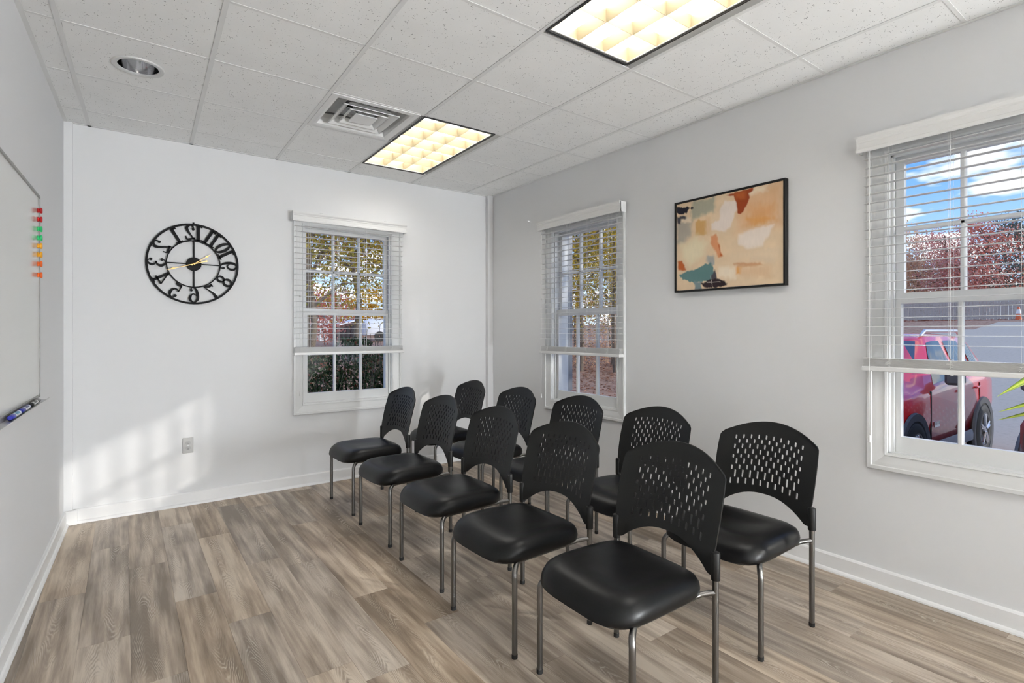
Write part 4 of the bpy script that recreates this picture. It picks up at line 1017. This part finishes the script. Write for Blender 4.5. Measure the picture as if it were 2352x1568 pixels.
# projecting white quoin pier, downspout, pot on the sill
pier = thing('quoin_pier', 'white painted block pier projecting outside the corner window', 'pier', (3.36, 4.06, -.375))
zz = 0; k = 0
while zz < 3.2:
    hgt = .205; e_ = (.305, .270)[k % 2]
    MB().bbox(-.02, e_, 0, .5, zz+.004, zz+hgt-.004, .008).build('block', mat('white_masonry', (.78, .79, .80), .8, bump=(60, .5)), pier); zz += hgt; k += 1
MB().box(-.02, .255, .012, .49, 0, 3.2).build('mortar_core', mat('white_mortar', (.70, .71, .72), .9), pier)
ds = thing('downspout', 'grey metal downspout beside the white block pier', 'pipe', (3.705, 4.105, -.375))
b = MB(); b.bbox(-.032, .032, -.025, .025, 0.02, 3.3, .006); b.build('pipe', mat('downspout_grey', (.17, .18, .20), .4), ds)
for z_ in (.5, 1.7, 2.8): MB().box(-.04, .04, -.030, .030, z_, z_+.03).build('strap', mat('downspout_grey', 'fff'), ds)
fp = thing('flower_pot', 'small pale terracotta pot on the outer sill of the corner window', 'pot', (3.372, 3.640, .6955))
MB().lathe([(.0005, 0), (.034, 0), (.043, .060), (.047, .060), (.048, .082), (.041, .082), (.039, .055), (.0005, .05)], 24).build('pot', mat('pale_terracotta', (.62, .36, .29), .8), fp, 30)

# ------------------------------------------------------------------ parked cars
CARRED = mat('car_paint_red', (0.74, 0.026, 0.032), 0.22, coat=0.8)
CLAD = mat('car_cladding', (0.055, 0.058, 0.070), 0.6)
CGLASS = mat('car_glass', (0.03, 0.04, 0.05), 0.05, spec=0.9)
def make_car():
    root = empty('parked_car')
    S = [(0.00, .42, .62, .80, .45, .86, .90), (0.06, .34, .76, .88, .58, .94, .97), (0.25, .28, .85, .95, .66, 1.01, 1.04), (0.80, .26, .895, 1.00, .70, 1.07, 1.10), (1.22, .26, .90, 1.03, .72, 1.10, 1.135),
         (1.72, .26, .90, 1.05, .645, 1.57, 1.60), (2.05, .26, .90, 1.06, .64, 1.625, 1.665), (2.80, .26, .90, 1.07, .635, 1.63, 1.675), (3.55, .26, .895, 1.08, .62, 1.60, 1.645), (3.95, .28, .87, 1.06, .58, 1.52, 1.56), (4.12, .32, .83, 1.00, .56, 1.10, 1.14), (4.20, .42, .72, .85, .50, .90, .92)]
    rings = []
    for x, zb, w_, zbelt, wg, zg, zc in S:
        h_ = [(0, zb), (w_*.84, zb), (w_*.96, zb+.10), (w_, (zb+zbelt)*.52), (w_*.995, zbelt-.07), (w_*.955, zbelt), (wg, zg), (wg*.80, zg+(zc-zg)*.72), (0, zc)]
        rings.append([(x, -y, z) for y, z in h_] + [(x, y, z) for y, z in h_[-2:0:-1]])
    b = MB(); b.loft(rings); body = b.build('body', CARRED, root, 55)
    def gp(x, t, side, off=.006):
        for a_, c_ in zip(S, S[1:]):
            if a_[0] <= x <= c_[0]:
                f = (x-a_[0])/(c_[0]-a_[0]); v = [p+(q-p)*f for p, q in zip(a_, c_)]; break
        y = v[2]*.955+(v[4]-v[2]*.955)*t; z = v[3]+(v[5]-v[3])*t; return (x, side*(y+off), z+off*.3)
    for side in (-1, 1):
        for x0, x1, t0, t1 in ((1.52, 2.42, .06, .90), (2.50, 3.18, .06, .90), (3.25, 3.72, .14, .84)):
            q = MB(); n = 6; bot = [gp(x0+(x1-x0)*k/n, t0, side) for k in range(n+1)]
            lo = lambda k: x0+(x1-x0)*k/n + (0.30*(1-k/n) if x0 < 2 else .04*(1-k/n)) - (.05*(k/n))
            top = [gp(lo(k), t1 if not (x0 < 2 and k == 0) else t1*.8, side) for k in range(n+1)]
            q.loft([bot, top], False, False); q.build('side_window', CGLASS, root)
        for wx in (.78, 3.35):
            q = MB(); q.lathe([(.365, -.004), (.375, .022), (.455, .026), (.465, .0), (.40, -.01)], 36, (wx, side*.893, .335), axis='y') if side > 0 else q.lathe([(.365, .004), (.375, -.022), (.455, -.026), (.465, 0), (.40, .01)], 36, (wx, side*.893, .335), axis='y')
            q.build('arch_cladding', CLAD, root, 40)
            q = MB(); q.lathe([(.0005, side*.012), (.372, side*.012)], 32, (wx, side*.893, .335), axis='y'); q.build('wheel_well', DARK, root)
            q = MB(); s_ = side; q.lathe([(.20, s_*.02), (.235, s_*.035), (.30, s_*.036), (.335, s_*.022), (.345, 0), (.345, -s_*.10), (.20, -s_*.12)], 36, (wx, side*.893, .345), axis='y'); wh = q.build('wheel', RUBBER, root, 40)
            q = MB(); q.lathe([(.232, s_*.034), (.215, s_*.034), (.205, s_*.016), (.0005, s_*.014)], 36, (wx, side*.893, .345), axis='y'); q.build('rim', mat('rim_dark', (.12, .12, .125), .35, metal=.8), wh, 40)  # dark grey metal disc behind the spokes
            for k in range(5):
                a = 2*PI*k/5+.3
                for da_ in (-.13, .13):
                    q = MB(); q.tube([(wx+.04*math.cos(a), side*.927, .345+.04*math.sin(a)), (wx+.215*math.cos(a+da_), side*.922, .345+.215*math.sin(a+da_))], [.020, .017], 6); q.build('spoke', CHROME, wh, 40)
            q = MB(); q.lathe([(.0005, s_*.042), (.045, s_*.038), (.05, s_*.02)], 16, (wx, side*.893, .345), axis='y'); q.build('hub_cap', CHROME, wh, 40)
        q = MB(); q.loft([[(x, side*.80, .25), (x, side*.905, .26), (x, side*.912, .34), (x, side*.895, .40)] for x in (1.14, 2.98)], True); q.build('sill_cladding', mat('sill_grey', (.34, .35, .37), .5), root, 30)
        for x0 in (1.30, 2.46, 3.20):
            q = MB(); q.box(x0, x0+.008, min(side*.885, side*.904), max(side*.885, side*.904), .42, 1.0); q.build('door_seam', DARK, root)
        q = MB(); q.bbox(1.62, 1.80, min(side*.93, side*1.10), max(side*.93, side*1.10), 1.06, 1.22, .03); q.build('side_mirror', CLAD, root)
        for x0 in (2.25, 3.0):
            q = MB(); q.bbox(x0, x0+.18, min(side*.895, side*.925), max(side*.895, side*.925), .93, .96, .008); q.build('door_handle', CARRED, root)
        q = MB(); q.tube([(1.95, side*.60, 1.635), (2.10, side*.60, 1.70), (3.45, side*.585, 1.70), (3.62, side*.58, 1.63)], [.016, .022, .022, .016], 8); q.build('roof_rail', mat('rail_silver', (.55, .56, .57), .35, metal=.6), root, 40)
        q = MB()
        q.box(1.40, 1.58, min(side*.898, side*.908), max(side*.898, side*.908), .575, .60)
        for k in range(4): q.box(1.405+k*.045, 1.435+k*.045, min(side*.898, side*.910), max(side*.898, side*.910), .60, .640)
        q.build('badge', CHROME, root)
        q = MB(); q.lathe([(.0005, -.02), (.085, -.015), (.10, 0), (.105, .03)], 24, (.035, side*.50, .80), axis='x'); q.build('headlamp', mat('lamp_glass', (.7, .72, .75), .1), root, 40)
    q = MB(); q.loft([[(1.27, y, 1.145-.03*abs(y)**2), (1.70, y*.84, 1.59-.03*abs(y)**2)] for y in (-.74, -.4, 0, .4, .74)], False, False); q.build('windscreen', mat('windscreen_glass', (.10, .13, .17), .05, spec=.9), root, 60)
    q = MB(); q.loft([[(3.975, y, 1.50), (4.125, y*1.12, 1.12)] for y in (-.52, 0, .52)], False, False); q.build('rear_window', CGLASS, root)
    q = MB(); q.bbox(-.012, .03, -.42, .42, .58, .80, .01); q.build('grille', CLAD, root)
    for k in range(7): MB().bbox(-.022, -.008, -.33+k*.11-.022, -.33+k*.11+.022, .60, .78, .004).build('grille_slot', DARK, root)
    MB().bbox(-.03, .12, -.70, .70, .30, .46, .03).build('front_bumper', CLAD, root)
    MB().bbox(4.10, 4.24, -.74, .74, .36, .58, .03).build('rear_bumper', CLAD, root)
    MB().bbox(-.028, -.010, -.17, .17, .47, .57, .004).build('number_plate', WHITEP, root)
    return root
car = make_car(); car.location = (6.24, 3.04, -.375); tag(car, 'bright red compact car with black wheel arches parked nose-in outside the window', 'car', 'parked cars')
car2 = copy_tree(car); car2.location = (6.05, 0.31, -.375); tag(car2, 'dark maroon car at the right edge of the window view', 'car', 'parked cars')
MAROON = mat('car_paint_maroon', (0.16, 0.012, 0.022), 0.25, coat=0.6)
for ch in car2.children:
    if ch.material_slots and ch.material_slots[0].material == CARRED:
        ch.material_slots[0].link = 'OBJECT'; ch.material_slots[0].material = MAROON
# fence, litter strip, cone and trees across the lot
fn = thing('board_fence', 'weathered grey board fence across the parking lot', 'fence', (44.0, 4, gz(44, 9)))
FENCE = noise_mat('weathered_board', [(.36, .31, .27), (.50, .435, .385), (.42, .365, .32)], 5)
for k in range(9):
    b = MB(); rr = random.Random(200+k)
    for q in range(14): b.box(-.02, .02, k*2.4+q*.17, k*2.4+q*.17+.155, .03, 1.46+rr.uniform(-.03, .03))
    b.box(.02, .07, k*2.4, k*2.4+2.38, .3, .4); b.box(.02, .07, k*2.4, k*2.4+2.38, 1.1, 1.2); b.build('board_panel', FENCE, fn)
    MB().box(-.06, .06, k*2.4-.06, k*2.4+.06, -.1, 1.6).build('post', FENCE, fn)
b = MB(); rr = random.Random(78)
for k in range(3600):
    x, y = rr.uniform(33.5, 43.5), rr.uniform(3.5, 22); 
    if x < 33.5+ (y-4)*-.25+3: continue
    add_leaf(b, (x, y, gz(x, y)+.03), .26, rr, True)
o = b.build('fallen_leaves', leaf_mat('leaf_litter_far', ['8a5548', 'a8705e', 'c0907e', '7a4c40'], .1)); tag(o, 'reddish fallen leaves along the foot of the grey fence', 'leaves', None, 'stuff')
cn = thing('traffic_cone', 'orange traffic cone standing near the grey fence', 'cone', (37.0, 6.85, gz(37, 6.85)))
MB().lathe([(.0005, .72), (.035, .72), (.06, .60), (.14, .05), (.14, .04)], 20).build('cone', mat('cone_orange', (.72, .13, .03), .5), cn, 40)
MB().box(-.19, .19, -.19, .19, 0, .04).build('base', mat('cone_orange', 'fff'), cn)
MB().lathe([(.066, .58), (.10, .36)], 20).build('white_band', WHITEP, cn, 40)
cu = thing('parking_line', 'pale painted line along the edge of the parking lot', 'road marking', (0, 0, 0)) if False else None
for k, (x, y, h, r, lm, n, sz, sd_, lab) in enumerate((
    (49.0, 16.2, 8.6, 2.4, RUSTL, 5200, .17, 51, 'sparse rust-orange tree behind the grey fence at the left of the view'),
    (50.0, 13.4, 7.2, 2.6, PINKL, 6500, .17, 52, 'reddish tree behind the grey fence in the middle of the view'),
    (49.0, 10.9, 7.4, 2.5, REDL, 6500, .17, 53, 'red maple behind the grey fence, left of the dark green conifer'),
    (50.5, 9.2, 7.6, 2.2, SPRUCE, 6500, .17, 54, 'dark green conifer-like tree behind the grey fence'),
    (48.5, 14.6, 5.2, 2.2, RUSTL, 5500, .16, 55, 'low brown tree behind the grey fence at the left'),
    (48.0, 12.0, 4.6, 2.2, PINKL, 5500, .16, 56, 'low pinkish-red tree just behind the grey fence'),
    (52.0, 17.6, 6.4, 2.6, RUSTL, 5500, .17, 57, 'brown tree behind the fence, partly hidden by the window frame'))):
    tree('autumn_tree', lab, 'tree', x, y, h, r, lm, n, sz, sd_, .14, .12, 10, 'trees behind the grey fence')

# ------------------------------------------------------------------ leafy house plant just outside the frame; only leaf tips reach in
pt = thing('house_plant', 'potted plant with long striped yellow-green leaves reaching in at the right edge', 'plant', (2.42, -0.10, 0))
MB().lathe([(.0005, .0), (.13, 0), (.165, .30), (.175, .30), (.175, .33), (.155, .33), (.15, .28), (.0005, .28)], 32).build('pot', mat('pot_glaze', (.55, .54, .52), .4), pt, 30)
MB().lathe([(.0005, .285), (.149, .275)], 24).build('soil', mat('soil', (.03, .02, .015), .9), pt)
MB().tube([(0, 0, .27), (.01, .01, .7), (-.01, .02, 1.06)], [.022, .02, .016], 10).build('stem', mat('cane', (.25, .20, .11), .7), pt, 40)
LEAFG = mat('striped_leaf', (.2, .35, .05), .32)
an = LEAFG.node_tree.nodes.new('ShaderNodeAttribute'); an.attribute_name = 'stripe'; LEAFG.node_tree.links.new(an.outputs['Color'], LEAFG.node_tree.nodes['Principled BSDF'].inputs['Base Color'])
STRIPE = [(.012, .035, .008), (.16, .27, .02), (.50, .56, .10), (.10, .22, .02), (.50, .56, .10), (.16, .27, .02), (.012, .035, .008)]
def leaf(base_, tip, sag, width, tilt=.35):
    base_, tip = Vector(base_), Vector(tip); n = 22; d = tip-base_; side = (d.cross(Vector((0, 0, 1))).normalized()*.62 + Vector((0, 0, 1))*tilt).normalized(); b = MB(); cols = []
    for k in range(n+1):
        t = k/n; c = base_+d*t+Vector((0, 0, sag*math.sin(PI*t))); w_ = width*(.35+.65*math.sin(PI*min(1, t*.62+.12)))*(1 if t < .72 else max(.02, 1-((t-.72)/.28)**2.0))
        for q in range(7):
            f = (q-3)/3; p = c+side*f*w_*.5+Vector((0, 0, abs(f)*w_*.22)); b.vert(p); cols.append(STRIPE[q])
    for k in range(n):
        for q in range(6): i = k*7+q; b.f.append([i, i+1, i+8, i+7])
    me = bpy.data.meshes.new('leaf'); me.from_pydata(b.v, [], b.f); a = me.color_attributes.new('stripe', 'FLOAT_COLOR', 'POINT')
    for k, c in enumerate(cols): a.data[k].color = (*c, 1)
    me.shade_smooth(); link('leaf', me, LEAFG, pt)
def wp(p): return (p[0]-2.42, p[1]+.10, p[2])
leaf((0, .02, 1.03), wp((2.150, .4465, 1.125)), .16, .072, -.80)
leaf((0, .02, 1.00), wp((2.250, .466, 1.066)), .09, .050, -.45)
leaf((0, .02, .97), wp((2.350, .488, 1.028)), .08, .046, -.40)
rr = random.Random(9)
for k in range(15):
    a = math.radians(-150+22*k); 
    if 60 < math.degrees(a) < 150: continue
    leaf((0, .02, .95+.008*k), (.42*math.cos(a)*rr.uniform(.8, 1.1), .42*math.sin(a)*rr.uniform(.8, 1.1), 1.05+rr.uniform(-.1, .35)), .14, .07)
